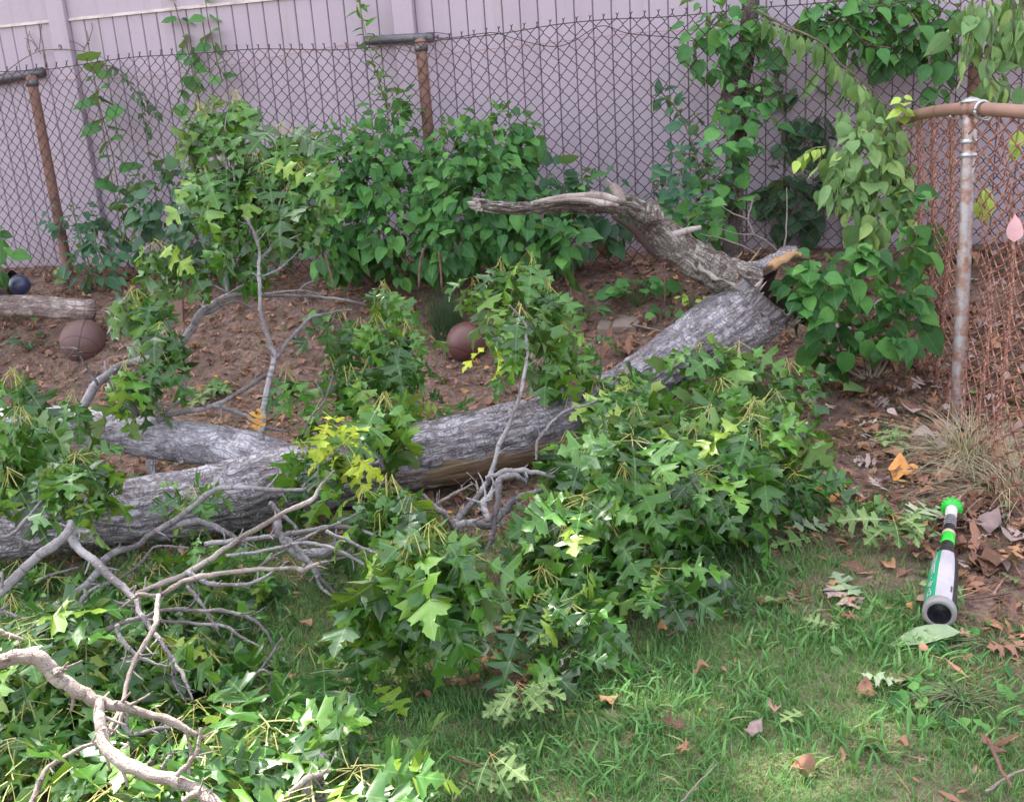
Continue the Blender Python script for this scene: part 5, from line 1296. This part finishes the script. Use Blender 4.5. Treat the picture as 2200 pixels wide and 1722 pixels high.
def blades(base, L_, w, lean, az, bx=(0, 0), seg=3):
    """arching blades of grass, all at once"""
    n = len(base); L_ = np.broadcast_to(L_, (n,)); lean = np.broadcast_to(lean, (n,)); w = np.broadcast_to(w, (n,))
    dx, dy = np.cos(az)+bx[0], np.sin(az)+bx[1]
    sx, sy = -np.sin(az), np.cos(az)
    V = []; luv = []
    for j in range(seg+1):
        f = j/seg
        h = L_*f*(1-.45*np.minimum(lean, 1.6)*f*.6)
        o = L_*lean*f**1.8*.75
        wd = w*(1-f**2)*.5+.0002
        c = base+np.stack([dx*o, dy*o, h], -1)
        s = np.stack([sx*wd, sy*wd, np.zeros(n)], -1)
        V += [c-s, c+s]; luv += [np.tile([-.1, f+.02, 0], (n, 1)), np.tile([.1, f+.02, 0], (n, 1))]
    V = np.stack(V, 1); luv = np.stack(luv, 1); m_ = 2*(seg+1)
    F = np.array([[2*j, 2*j+1, 2*j+3, 2*j+2] for j in range(seg)])
    F = (F[None]+np.arange(n)[:, None, None]*m_).reshape(-1, 4)
    rn = np.repeat(rng.random(n), m_)
    return V.reshape(-1, 3), F, luv.reshape(-1, 3), rn
tuft('dry straw-coloured grass tuft at the foot of the steel post', 2085, 985, 320, .25, .0026, 'straw', 1.5, .13, bx=(-.35, -.6))
tuft('dry straw grass spilling under the rusty mesh at the right edge', 2175, 1060, 180, .24, .0026, 'straw', 1.6, .14, bx=(-.4, -.5))
tuft('dark wiry grass clump below the dense shrubs', 962, 712, 420, .24, .0024, 'grass_dark', .55, .08)
tuft('thin pale grass clump behind the log', 1125, 812, 90, .20, .0022, 'straw', .7, .07)
# ------------------------------------------------------------------ things lying in the yard
def ball(label, c, R, rot, mat, name='basketball'):
    nu, nv = 144, 96
    u = np.arange(nu)*2*np.pi/nu; v = np.linspace(0, np.pi, nv+1)
    Uu, Vv = np.meshgrid(u, v)
    n = np.stack([np.sin(Vv)*np.cos(Uu), np.sin(Vv)*np.sin(Uu), np.cos(Vv)], -1).reshape(-1, 3)
    # seams: two great circles and a pair of curved panels lines
    d = np.minimum(np.abs(n[:, 0]), np.abs(n[:, 2]))
    cur = np.abs(np.abs(n[:, 1])-np.sqrt(np.clip(.42+.42*n[:, 2]**2, 0, 1))*.92)
    d = np.minimum(d, cur)
    g = np.exp(-(d/.018)**2)
    p = n*(R*(1-.022*g))[:, None]
    p = p @ np.array(Matrix.Rotation(rot[2], 3, 'Z') @ Matrix.Rotation(rot[1], 3, 'Y') @ Matrix.Rotation(rot[0], 3, 'X')).T+c
    i = np.arange(nv)[:, None]*nu; j = np.arange(nu)[None]; j2 = (j+1) % nu
    F = np.stack([i+j, i+nu+j, i+nu+j2, i+j2], -1).reshape(-1, 4)
    o = MB().add(p, [F], seam=g).build(name, mat); tag(o, label, 'ball'); return o
def ball_mat(name, c, rough):
    m, nt, bs = newmat(name)
    s = attr(nt, 'seam', 'Fac'); pos = nt.nodes.new('ShaderNodeNewGeometry').outputs['Position']
    n = noise(nt, pos, 14, 4, .6)
    col = mixc(nt, n, tuple(v*.75 for v in c), tuple(v*1.2 for v in c))
    nt.links.new(mixc(nt, ramp(nt, s, [(.3, 0.0), (.7, 1.0)]), col, (.03, .02, .022)), bs.inputs['Base Color'])
    bs.inputs['Roughness'].default_value = rough
    vo = nt.nodes.new('ShaderNodeTexVoronoi'); nt.links.new(pos, vo.inputs['Vector']); vo.inputs['Scale'].default_value = 420
    bump(nt, bs, vo.outputs['Distance'], .35, .001)
    return m
g0 = G(171, 783)
b1 = ball('faded brown basketball lying on bare soil by the old log', g0+np.array([0, .10, .106]), .119, (.35, .3, .2), ball_mat('faded_rubber', (.105, .052, .048), .62))
g1 = G(1005, 783)
b2 = ball('dark red-brown ball half hidden behind an oak spray', g1+np.array([0, .09, .09]), .10, (1.2, .5, .4), ball_mat('dark_rubber', (.105, .04, .036), .5))
# old weathered log on the left
lg = thing('old_log', 'weathered barkless log lying under the fence at the far left', 'log', G(90, 690))
lp_ = [P(-160, 650, 5.6), P(-20, 655, 5.65), P(90, 659, 5.68), P(200, 666, 5.7)]
V, F, bk, nr = bark_tube(lp_, [.06, .062, .062, .058], 40, 18, 3, .006, 40)
MB().add(V, F, bk=bk).build('log', M['old_log'], lg)
settle(lg)
hl = thing('hollow_log', 'dark hollow log end behind the weathered log at the left edge', 'log', G(20, 650))
V, F, bk = tube_data([P(-140, 640, 5.95), P(-40, 622, 5.95), P(30, 612, 5.95)], [.09, .09, .085], sides=24, n=8, cap=False, bump=.1)
MB().add(V, F, bk=bk).build('bark', M['stem_bark'], hl)
V, F, bk = tube_data([P(30, 612, 5.95), P(-10, 616, 5.95), P(-80, 626, 5.95)], [.084, .07, .005], sides=24, n=6, cap=False)
MB().add(V, F, bk=bk).build('hollow', M['hollow'], hl); settle(hl)
M['navy'] = flat_mat('navy_plastic', (.025, .03, .07), .35, .5, var=.2)
nb = ball('small navy blue ball sitting in the hollow log', P(42, 612, 5.78), .058, (0, .4, .1), M['navy'], 'small_ball')
mb = MB(); mb.box(G(384, 690)+np.array([0, 0, .12]), (.085, .03, .26), np.array(Matrix.Rotation(.12, 3, 'Y')))
o = mb.build('wooden_stake', flat_mat('stake_wood', (.2, .125, .10), .8, .2, var=.5, nscale=30, bumps=.5), None, False); tag(o, 'short flat wooden stake standing behind the oak spray, left of centre', 'stake')
bv = o.modifiers.new('b', 'BEVEL'); bv.width = .004
# flat stones on the bank
M['stone'] = flat_mat('flat_stone', (.19, .145, .125), .9, .2, var=.5, nscale=14, bumps=.8)
def slab(label, pix, th, hh):
    pts = [G(*p)+np.array([0, 0, hh]) for p in pix]; n = len(pts)
    top = np.array(pts); z = top[:, 2].mean()*.5+top[:, 2]*.5; top[:, 2] = z
    bot = top.copy(); bot[:, 2] -= th
    cen = top.mean(0)[None]
    V = np.concatenate([top, bot, cen+np.array([[0, 0, .004]])])
    F = np.array([[i, (i+1) % n, n+(i+1) % n, n+i][::-1] for i in range(n)])
    T = np.array([[2*n, i, (i+1) % n] for i in range(n)])
    o = MB().add(V, [F, T]).build('flat_stone', M['stone'], None, False); tag(o, label, 'stone', 'flat stones on the bank')
    bv = o.modifiers.new('b', 'BEVEL'); bv.width = .006; bv.segments = 2
slab('larger flat grey-brown stone slab on the bank before the leaning butt', [R9(955, 985), R9(1110, 990), R9(1160, 885), R9(1010, 878), R9(975, 930)][::-1], .05, .016)
slab('smaller reddish stone slab, left of the larger slab', [R9(868, 990), R9(945, 995), R9(965, 930), R9(1000, 905), R9(880, 910)][::-1], .05, .012)
slab('pale pebble on the bank right of the flat slabs', [R9(1195, 925), R9(1235, 925), R9(1242, 895), R9(1205, 888)][::-1], .03, .02)

# toy bat: lathe sections on one axis
bat = thing('toy_bat', 'green, white and black plastic bat lying at the edge of the lawn', 'bat', G(2018, 1345))
e0 = G(2018, 1318, .055); e1 = G(2045, 1090, .045)
e1 = e1+np.array([0.0, 0, .0])
axv = (e1-e0)/np.linalg.norm(e1-e0); BLn = float(np.linalg.norm(e1-e0))
BA = np.cross(axv, UPV); BA /= np.linalg.norm(BA); BB = np.cross(BA, axv)
def lathe(prof_, mat, name, a0=0.0, a1=2*np.pi, sides=40, par=None, mb=None):
    full = abs(a1-a0-2*np.pi) < 1e-4
    th = np.linspace(a0, a1, sides, endpoint=not full)
    rows = [e0+axv*(s*BLn)+r*(np.cos(th)[:, None]*BA+np.sin(th)[:, None]*BB) for s, r in prof_]
    V = np.concatenate(rows); m = len(rows); k = sides
    i = np.arange(m-1)[:, None]*k; j = np.arange(k if full else k-1)[None]; j2 = (j+1) % k
    F = np.stack([i+j, i+j2, i+k+j2, i+k+j], -1).reshape(-1, 4)
    if mb is not None: return mb.add(V, [F])
    return MB().add(V, [F]).build(name, mat, par or bat)
pm = lambda n, c, r=.35: flat_mat(n, c, r, .5, var=.3, nscale=38)
black, green, gdark, white, grey = pm('black_plastic', (.015, .015, .018)), pm('bright_green_plastic', (.015, .42, .03)), pm('green_print', (.01, .22, .10)), pm('white_plastic', (.33, .30, .34), .4), flat_mat('scuffed_grey_rubber', (.19, .175, .18), .6, .4, var=.6, nscale=40)
barrel = [(.012, .0395), (.06, .0400), (.14, .0400), (.24, .0395), (.32, .0380), (.40, .0345), (.46, .0300), (.51, .0245), (.555, .0200)]
bar_ = lathe(barrel, black, 'barrel')
def grow(p, d): return [(s, r+d) for s, r in p]
# printed wrap: green panel on the left flank, white over the top with a rounded upper end
up0 = math.pi/2
lathe(grow(barrel[:7], .0012), white, 'white_panel', up0-.75, up0+.75, 24, par=bar_)
lathe(grow(barrel[:7], .0014), gdark, 'green_panel', up0+.35, up0+1.75, 24, par=bar_)
mb = MB()
def stamp(s, a, ds, da, off=.0022):
    r = np.interp(s, [q[0] for q in barrel], [q[1] for q in barrel])+off
    lathe([(s-ds/2, r), (s+ds/2, r)], None, '', a-da/2, a+da/2, 4, mb=mb)
rs = random.Random(4)
for s, bits in [(.07, 'o'), (.105, '.'), (.15, 'x'), (.20, '.'), (.255, 'E'), (.30, '8'), (.35, 'o'), (.385, 'H'), (.41, 'i')]:
    a = up0+.78
    if bits in 'o8':
        for da in (-.13, .13): stamp(s, a+da, .030, .07)
        for q in (-.015, .015): stamp(s+q, a, .007, .30)
        if bits == '8': stamp(s, a, .006, .30)
    elif bits == '.': stamp(s, a, .012, .13)
    elif bits == 'x':
        stamp(s, a, .044, .09); stamp(s+.008, a, .009, .42); stamp(s-.010, a, .009, .30)
    elif bits == 'E':
        stamp(s, a-.16, .044, .07)
        for q in (-.019, 0, .019): stamp(s+q, a, .007, .34)
    elif bits == 'H':
        for da in (-.14, .14): stamp(s, a+da, .034, .07)
        stamp(s, a, .007, .3)
    else: stamp(s, a, .006, .4)
mb.build('lettering', white, bar_)
er_ = lathe([(-.002, .0300), (-.006, .0345), (-.004, .0405), (.008, .0425), (.030, .0425), (.040, .0405)], grey, 'end_ring')
lathe([(-.002, .0300), (.03, .0285), (.08, .0270), (.085, .001)], flat_mat('speckled_black_lining', (.02, .02, .024), .5, .5, var=.3, nscale=60, rust=(.35, .35, .38), rust_at=.68), 'hollow_end', par=er_)
mb = MB(); stamp(.115, up0-.62, .045, .10, .0026); stamp(.13, up0-.62, .010, .05, .003); mb.build('slot', black, bar_)
lathe([(.555, .0200), (.60, .0182)], black, 'neck')
lathe([(.598, .0188), (.60, .0200), (.685, .0192), (.690, .0182)], green, 'green_band')
lathe([(.690, .0180), (.693, .0194), (.712, .0194), (.716, .0178)], pm('pinkish_ring', (.42, .27, .22), .5), 'ring')
gr_ = lathe([(.716, .0178), (.80, .0172), (.875, .0172)], black, 'grip')
for s in (.785, .805, .825, .845, .862): lathe([(s-.0025, .0174), (s, .0182), (s+.0025, .0174)], white, 'grip_line', par=gr_)
m, nt, bs = newmat('speckled_grip')
vo = nt.nodes.new('ShaderNodeTexVoronoi'); nt.links.new(nt.nodes.new('ShaderNodeNewGeometry').outputs['Position'], vo.inputs['Vector']); vo.inputs['Scale'].default_value = 260
nt.links.new(mixc(nt, .55, (.55, .55, .56), vo.outputs['Color']), bs.inputs['Base Color'])
lathe([(.875, .0174), (.92, .0176), (.975, .0182)], m, 'speckled_grip')
kn_ = lathe([(.972, .0190), (.980, .0285), (.990, .0320), (1.004, .0325), (1.016, .0300), (1.024, .020), (1.026, .001)], green, 'knob')
for k in range(14):
    a = k*2*np.pi/14; r = .0320
    c = e0+axv*BLn*.998+r*(math.cos(a)*BA+math.sin(a)*BB)
mb = MB()
for k in range(16):
    a = k*2*np.pi/16
    c0 = e0+axv*BLn*.985+.031*(math.cos(a)*BA+math.sin(a)*BB); c1 = e0+axv*BLn*1.014+.0305*(math.cos(a)*BA+math.sin(a)*BB)
    add_tube(mb, [c0, c1], [.003, .003], sides=6, n=2)
mb.build('knob_ridges', green, kn_)
settle(bat)

# ------------------------------------------------------------------ single leaves one can point to
def lone(label, px, py, size, kind, mat, az, lift=.012, tilt=(.15, -.15), v=None, name='fallen_leaf', group='single leaves on the ground', flip=False):
    p = G(px, py); a = math.radians(az)
    y = np.array([math.cos(a), math.sin(a), tilt[1]*.4]); n = np.array([tilt[0], tilt[1], 1.0])*(-1 if flip else 1)
    i = random.randrange(len(TPL[kind])) if v is None else v
    o = bpy.data.objects.new(name, tpl_mesh(kind, i, M[mat])); COL.objects.link(o)
    R = frame(y, n)*size
    m4 = np.eye(4); m4[:3, :3] = R; m4[:3, 3] = p+np.array([0, 0, lift])-R[:, 1]*.5
    o.matrix_world = Matrix(m4)
    return tag(o, label, 'leaf', group)
lone('pale dusty-green broad leaf under the open end of the bat', 1972, 1385, .21, 'narrow', 'dusty', 174, .03, v=0)
lone('pale dusty-green lobed leaf beside the bat grip', 1985, 1115, .17, 'oak_flat', 'dusty', 35, .03, v=0)
lone('bright orange-brown curled leaf on the soil below the foliage heap', 1793, 1062, .13, 'dry', 'orange', 5, .02, v=5)
lone('orange leaf on the soil above the bat', 1945, 1024, .12, 'dry', 'orange', -30, .02, v=5)
lone('brown lobed leaf caught upright on the branch behind the log', 560, 893, .085, 'oak_flat', 'dry', 60, .35)
lone('large tan leaf lying before the leaning butt', 1320, 765, .20, 'dry', 'dry', 170, .03, v=3)
lone('grey-green lobed leaf lying face down in mid lawn', 1810, 1295, .15, 'oak_flat', 'mauve_dry', -70, .02)
lone('dusty green oak leaf behind the grey lobed leaf', 1815, 1270, .15, 'oak_flat', 'dusty', 100, .02)
lone('dark green oak leaf flat on the lawn below the hanging sprays', 845, 1520, .13, 'oak_flat', 'oak', -50, .03)
lone('pale dusty oak leaf in the lawn left of the bat grip', 1745, 1140, .14, 'oak_flat', 'dusty', 10, .02)
lone('green oak leaf lying in bare patch below the foliage heap', 1700, 1175, .15, 'oak_flat', 'oak_pale', 190, .02)
lone('small mauve-brown oval leaf on the lawn, lower centre', 1622, 1583, .06, 'dry', 'mauve_dry', 35, .03, v=1)
lone('dusty lobed leaf in the lower right lawn', 1895, 1480, .10, 'oak_flat', 'dusty', -30, .03)
lone('tiny rust-brown curled leaf standing in the lawn', 1662, 1540, .05, 'dry', 'dry', 80, .03, v=2)
lone('pale tan oval leaf by the lawn twig right of the sprays', 1424, 1362, .045, 'dry', 'dry', 90, .03, v=1)
lone('brown curled leaf by the twig at the lower right corner', 2140, 1615, .11, 'dry', 'dry', 60, .03, v=0)
lone('brown leaf beside the small hanging spray, lower centre', 918, 1495, .055, 'dry', 'dry', 70, .03)
lone('ridged grey-brown leaf under the straw grass at the right edge', 2175, 1165, .14, 'ovate', 'mauve_dry', 60, .03, v=1)
lone('folded grey-mauve leaf by the foot of the rusty mesh', 1955, 890, .17, 'ovate', 'mauve_dry', 75, .03, v=1)
lone('long dusty green leaf on soil below the side fence shrub', 1845, 850, .16, 'ovate', 'wilt', 20, .03, v=1)
lone('large brown leaf right of the bat grip', 2085, 1180, .14, 'dry', 'dry', 150, .03, v=0)
lone('mauve brown leaf lying against the straw grass', 2125, 1140, .13, 'dry', 'mauve_dry', 40, .04, v=1)
lone('tan split leaf right of the bat barrel', 2130, 1215, .15, 'dry', 'dry', 170, .02, v=5)
lone('broad pale oak leaf at the foot of the hanging sprays', 700, 1500, .20, 'oak_flat', 'oak', -80, .03, v=0)
lone('pale pink petal-like leaf caught in the rusty mesh', 2180, 498, .12, 'ovate', 'mauve_dry', 80, 0, v=0)
o_ = [o for o in COL.objects if o.get('label', '').startswith('pale pink petal')][0]
m4 = np.eye(4); q = P(2178, 520, 3.5); m4[:3, :3] = frame((.1, .2, 1), (-.2, -1, .2))*.10; m4[:3, 3] = q; o_.matrix_world = Matrix(m4)
o_.data = o_.data.copy(); o_.data.materials.clear(); o_.data.materials.append(leaf_mat('pink_petal', [(0, (.62, .33, .36)), (1, (.66, .38, .4))], (.6, .4, .4), (.5, .25, .28), (.4, .3, .2)))
o_['label'] = 'pale pink petal caught in the rusty mesh at right edge'
for lb, x, y, d in [('brown lobed leaf caught upright on the branch behind the log', 558, 893, 3.62)]:
    o_ = [o for o in COL.objects if o.get('label', '') == lb][0]
    m4 = np.eye(4); m4[:3, :3] = frame((.3, -.3, .9), (-.1, -1, .1))*.10; m4[:3, 3] = P(x-8, y+32, d); o_.matrix_world = Matrix(m4)
    o_.data = o_.data.copy(); o_.data.materials.clear(); o_.data.materials.append(M['orange'])

def sprig(label, px, py, n, size, mat, az, hgt=.03):
    b = G(px, py, .0); t = thing('oak_sprig', label, 'sprig', b, 'torn oak sprigs on the lawn')
    a = math.radians(az); d = np.array([math.cos(a), math.sin(a), 0])
    mb = MB(); add_tube(mb, [b-d*.10+np.array([0, 0, .05]), b+np.array([0, 0, hgt]), b+d*.06+np.array([0, 0, hgt])], [.003, .0025, .002], sides=5, n=4)
    mb.build('twig', M['red_stem'], t)
    L_ = []
    for k in range(n):
        aa = a+U(-1.5, 1.5); dd = np.array([math.cos(aa), math.sin(aa), U(-.15, .25)])
        L_.append((b+np.array([0, 0, hgt+U(0, .05)])+dd*size*.25, frame(dd, np.array([U(-.5, .5), U(-.8, .1), 1])), 'oak', random.choice([0, 1, 6, 7, 2]), size*U(.8, 1.2)))
    put_leaves(t, L_, M[mat], 60); settle(t)
sprig('torn oak sprig with pale leaf undersides on the lawn, bottom centre', 1120, 1545, 13, .085, 'oak_pale', -80, .06)
sprig('oak sprig with brownish stalks lying left of the bat grip', 1915, 1165, 9, .12, 'oak_pale', -100, .05)
sprig('flattened green oak leaves in the lawn, bottom edge', 1060, 1680, 7, .09, 'oak_pale', -20, .03)
sprig('small pale sprig on soil left of the straw grass', 1880, 960, 9, .10, 'oak_pale', -20, .02)
sprig('green sprig on bare soil behind the log, beneath the tall branch', 430, 860, 10, .13, 'oak_pale', -20, .03)
sprig('small green sprig on the soil below the orange leaf', 1840, 1110, 8, .11, 'oak', -60, .03)
sprig('pale sprig under the barrel side of the bat', 2085, 1300, 6, .10, 'oak_pale', 160, .02)
sprig('dark oak leaves in the lawn left of the torn sprig', 690, 1610, 6, .12, 'oak', -40, .05)
sprig('lone green oak leaf cluster in the lawn right of the sprays', 1545, 1345, 3, .10, 'oak', 20, .03)
# twigs on the ground
def gtwig(label, pix, r, mat, h=.02):
    mb = MB(); add_tube(mb, [G(*q, h) for q in pix], [r, r*.8, r*.5], sides=6, n=5, bump=.2, wob=.004)
    o = mb.build('fallen_twig', M[mat]); tag(o, label, 'twig', 'loose twigs on the ground')
gtwig('long pale twig at the lower right corner', [(2120, 1700), (2170, 1665), (2230, 1640)], .004, 'twig_pale')
gtwig('brown twig pinning curled leaf near the lower right corner', [(2125, 1590), (2150, 1650), (2175, 1690)], .005, 'red_stem', .05)
gtwig('thin straw stalk in the lawn, bottom', [(1465, 1722), (1500, 1680), (1540, 1640)], .0025, 'twig_pale', .04)
gtwig('curved brown stalk beside the small tan leaf', [(1432, 1365), (1470, 1345), (1515, 1320)], .003, 'red_stem', .03)
gtwig('thin stick lying on the bank near the flat stones', [R9(1090, 940), R9(1180, 960), R9(1280, 985)], .007, 'twig_pale', .03)
gtwig('bare pale sticks leaning over the split butt', [R9(1980, 480), R9(1840, 390), R9(1640, 350)], .004, 'twig', .15)
mb = MB()
for q in [[(1980, 480), (1920, 430), (1840, 388), (1740, 380), (1620, 345)], [(1840, 388), (1800, 290), (1820, 210), (1830, 155)], [(1800, 290), (1700, 250), (1640, 210)], [(2010, 490), (2030, 420), (2040, 250), (2038, 95)], [(1860, 520), (1800, 470), (1640, 410), (1500, 380)]]:
    add_tube(mb, line3(q, R9, 4.6), [.005, .004, .003, .002], sides=6, n=6, wob=.006)
o = mb.build('bare_sapling', M['twig_pale']); tag(o, 'leafless pale forked twigs rising behind the split butt', 'twigs')
st = thing('dry_stalks', 'thin dead stalks standing on the bank below the dead limb', 'stalks', G(1430, 660))
for k, q in enumerate([[(1285, 570), (1290, 700), (1285, 840)], [(1440, 640), (1455, 700), (1460, 780)], [(1395, 780), (1398, 830), (1400, 880)]]):
    mb = MB(); add_tube(mb, line3(q, R9, 5.0), [.003, .003], sides=5, n=4); mb.build('stalk', M['red_stem'], st)
settle(st)
bs_ = thing('brown_stalks', 'brown woody stalks at the dark foot of the dense shrubs', 'stalks', G(900, 610))
for q in [[(690, 1540), (700, 1620), (710, 1760)], [(600, 1520), (575, 1620), (570, 1760)], [(0, 1560), (20, 1640), (50, 1760)]]:
    mb = MB(); add_tube(mb, line3(q, R2, 5.0), [.006, .005, .005], sides=6, n=4, bump=.2); mb.build('stalk', M['red_stem'], bs_)
settle(bs_)
for lb, x, y, w_, d in [('big crumpled brown leaf behind the wire under the dead limb', 1305, 525, .17, 5.75), ('upright rust-brown leaf against the fence foot, centre', 1240, 555, .15, 5.5), ('tan leaf wedged beside the dark stem foot', 1545, 535, .12, 5.4)]:
    o = bpy.data.objects.new('fallen_leaf', tpl_mesh('dry', 1, M['dry'])); COL.objects.link(o)
    m4 = np.eye(4); m4[:3, :3] = frame((.35, 0, .9), (.2, -1, .3))*w_; m4[:3, 3] = P(x-10, y+30, d); o.matrix_world = Matrix(m4); tag(o, lb, 'leaf', 'single leaves on the ground')

# ------------------------------------------------------------------ grass and leaf litter
fs = lambda x, y: (x-FA[0])*FN[0]+(y-FA[1])*FN[1]
def scatter(n, x0, x1, y0, y1, dens):
    x = rng.uniform(x0, x1, n); y = rng.uniform(y0, y1, n)
    k = rng.random(n) < dens(x, y); x, y = x[k], y[k]
    p = np.stack([x, y, ground_h(x, y)], -1)
    px, py, d = proj(p)
    k = (px > -150) & (px < W0+150) & (py < H0+250) & (py > -50)
    return p[k]
b = scatter(300000, -2.0, 2.1, 1.2, 4.0, lambda x, y: lawn_at(x, y)**1.2*(.22+1.4*np.clip(fbm(np.stack([x*5, y*5, x*0], -1), 3)-.22, 0, 1)))
V, F, lu, rn = blades(b, .013+.026*rng.random(len(b)), .0021, .3+1.0*rng.random(len(b)), rng.random(len(b))*6.283, (0, 0), 3)
o = MB().add(V, [F], luv=lu, rnd=rn).build('grass', M['grass']); o['kind'] = 'stuff'; o['label'] = 'fine green lawn grass'
b = scatter(24000, -2.0, 2.1, 1.2, 4.2, lambda x, y: (lawn_at(x, y)*.8+.03)*sstep(.42, .62, fbm(np.stack([x*4+9, y*4, x*0], -1), 2)))
V, F, lu, rn = blades(b, .03+.035*rng.random(len(b)), .0085, .7+.9*rng.random(len(b)), rng.random(len(b))*6.283, (0, 0), 4)
o = MB().add(V, [F], luv=lu, rnd=rn).build('crabgrass', M['grass']); o['kind'] = 'stuff'; o['label'] = 'broad-bladed crabgrass in the lawn'
b = scatter(30000, -3.8, 2.2, 1.2, 6.0, lambda x, y: (.16+.5*(1-lawn_at(x, y))*sstep(.48, .6, fbm(np.stack([x*3+2, y*3, x*0], -1), 2)))*sstep(.15, .5, fs(x, y)))
V, F, lu, rn = blades(b, .02+.03*rng.random(len(b)), .0025, .5+1.0*rng.random(len(b)), rng.random(len(b))*6.283, (0, 0), 3)
o = MB().add(V, [F], luv=lu, rnd=rn).build('sparse_grass', M['grass']); o['kind'] = 'stuff'; o['label'] = 'sparse seedlings on the bare soil'
def litter(n, x0, x1, y0, y1, dens, size, mat, kinds, name, label, lift=.012, flat=.5):
    b = scatter(n, x0, x1, y0, y1, dens)
    L_ = []
    for p in b:
        a = U(0, 6.28); kd = random.choice(kinds); s = size*U(.5, 1.35)
        R = frame((math.cos(a), math.sin(a), U(-flat, flat)*.5), (U(-flat, flat), U(-flat, flat), 1))
        L_.append((p+np.array([0, 0, lift*U(.5, 1.6)])-R[:, 1]*s*.4, R, kd, random.randrange(len(TPL[kd])), s))
    o = joined(L_, name, M[mat], None); o['kind'] = 'stuff'; o['label'] = label
bank_d = lambda x, y: np.clip(1-lawn_at(x, y), 0, 1)
litter(14000, -4.4, 3.0, 2.2, 7.3, lambda x, y: bank_d(x, y)*(.6+.4*sstep(1.2, .3, fs(x, y)))*sstep(-.12, .02, fs(x, y)), .05, 'dry', ['dry', 'dry', 'oak_flat', 'ovate'], 'leaf_litter', 'brown leaf litter on the bank and bare soil', .016, .7)
litter(1500, .9, 2.6, 1.3, 5.0, lambda x, y: bank_d(x, y)*sstep(1.05, 1.3, x-.1*(y-2)), .085, 'dry', ['dry', 'oak', 'oak_flat', 'ovate'], 'leaf_litter', 'larger brown oak leaves along the side fence', .02, .6)
litter(200, 1.1, 2.6, 2.6, 5.0, lambda x, y: bank_d(x, y), .085, 'mauve_dry', ['oak_flat', 'ovate', 'oak'], 'leaf_litter', 'grey mauve leaves along the side fence', .03, .6)
litter(420, -1.8, 2.2, 1.3, 4.2, lambda x, y: .35+0*x, .055, 'dry', ['dry'], 'leaf_litter', 'scattered small brown leaves on the lawn', .02, .6)
litter(260, -1.6, 2.0, 1.4, 4.2, lambda x, y: .5+0*x, .06, 'oak_pale', ['oak_flat', 'ovate'], 'leaf_litter', 'scattered pale green leaf scraps', .02, .5)
# mulch chips and needles
b = scatter(42000, -4.4, 2.8, 1.4, 7.2, lambda x, y: bank_d(x, y)*.9+.06)
n = len(b); a = rng.random(n)*6.283
ln = .010+.04*rng.random(n)**2; wd = .0015+.007*rng.random(n)**3
d1 = np.stack([np.cos(a)*ln, np.sin(a)*ln, rng.normal(0, .25, n)*ln], -1); d2 = np.stack([-np.sin(a)*wd, np.cos(a)*wd, rng.normal(0, .3, n)*wd], -1)
up = np.array([0, 0, .006])+np.zeros((n, 3)); up[:, 2] += .008*rng.random(n)
V = np.stack([b+up-d1, b+up-d2, b+up+d1, b+up+d2], 1).reshape(-1, 3)
o = MB().add(V, [np.arange(4*n).reshape(-1, 4)], luv=np.tile([[.1, .2, 0]], (4*n, 1)), rnd=np.repeat(rng.random(n), 4)).build('mulch', M['dry'], None, False)
o['kind'] = 'stuff'; o['label'] = 'mulch chips and needles on the soil'
for o in list(sc.objects):
    if o.parent is not None and o.parent.type == 'EMPTY':
        o.matrix_parent_inverse = Matrix.Translation(-o.parent.location)
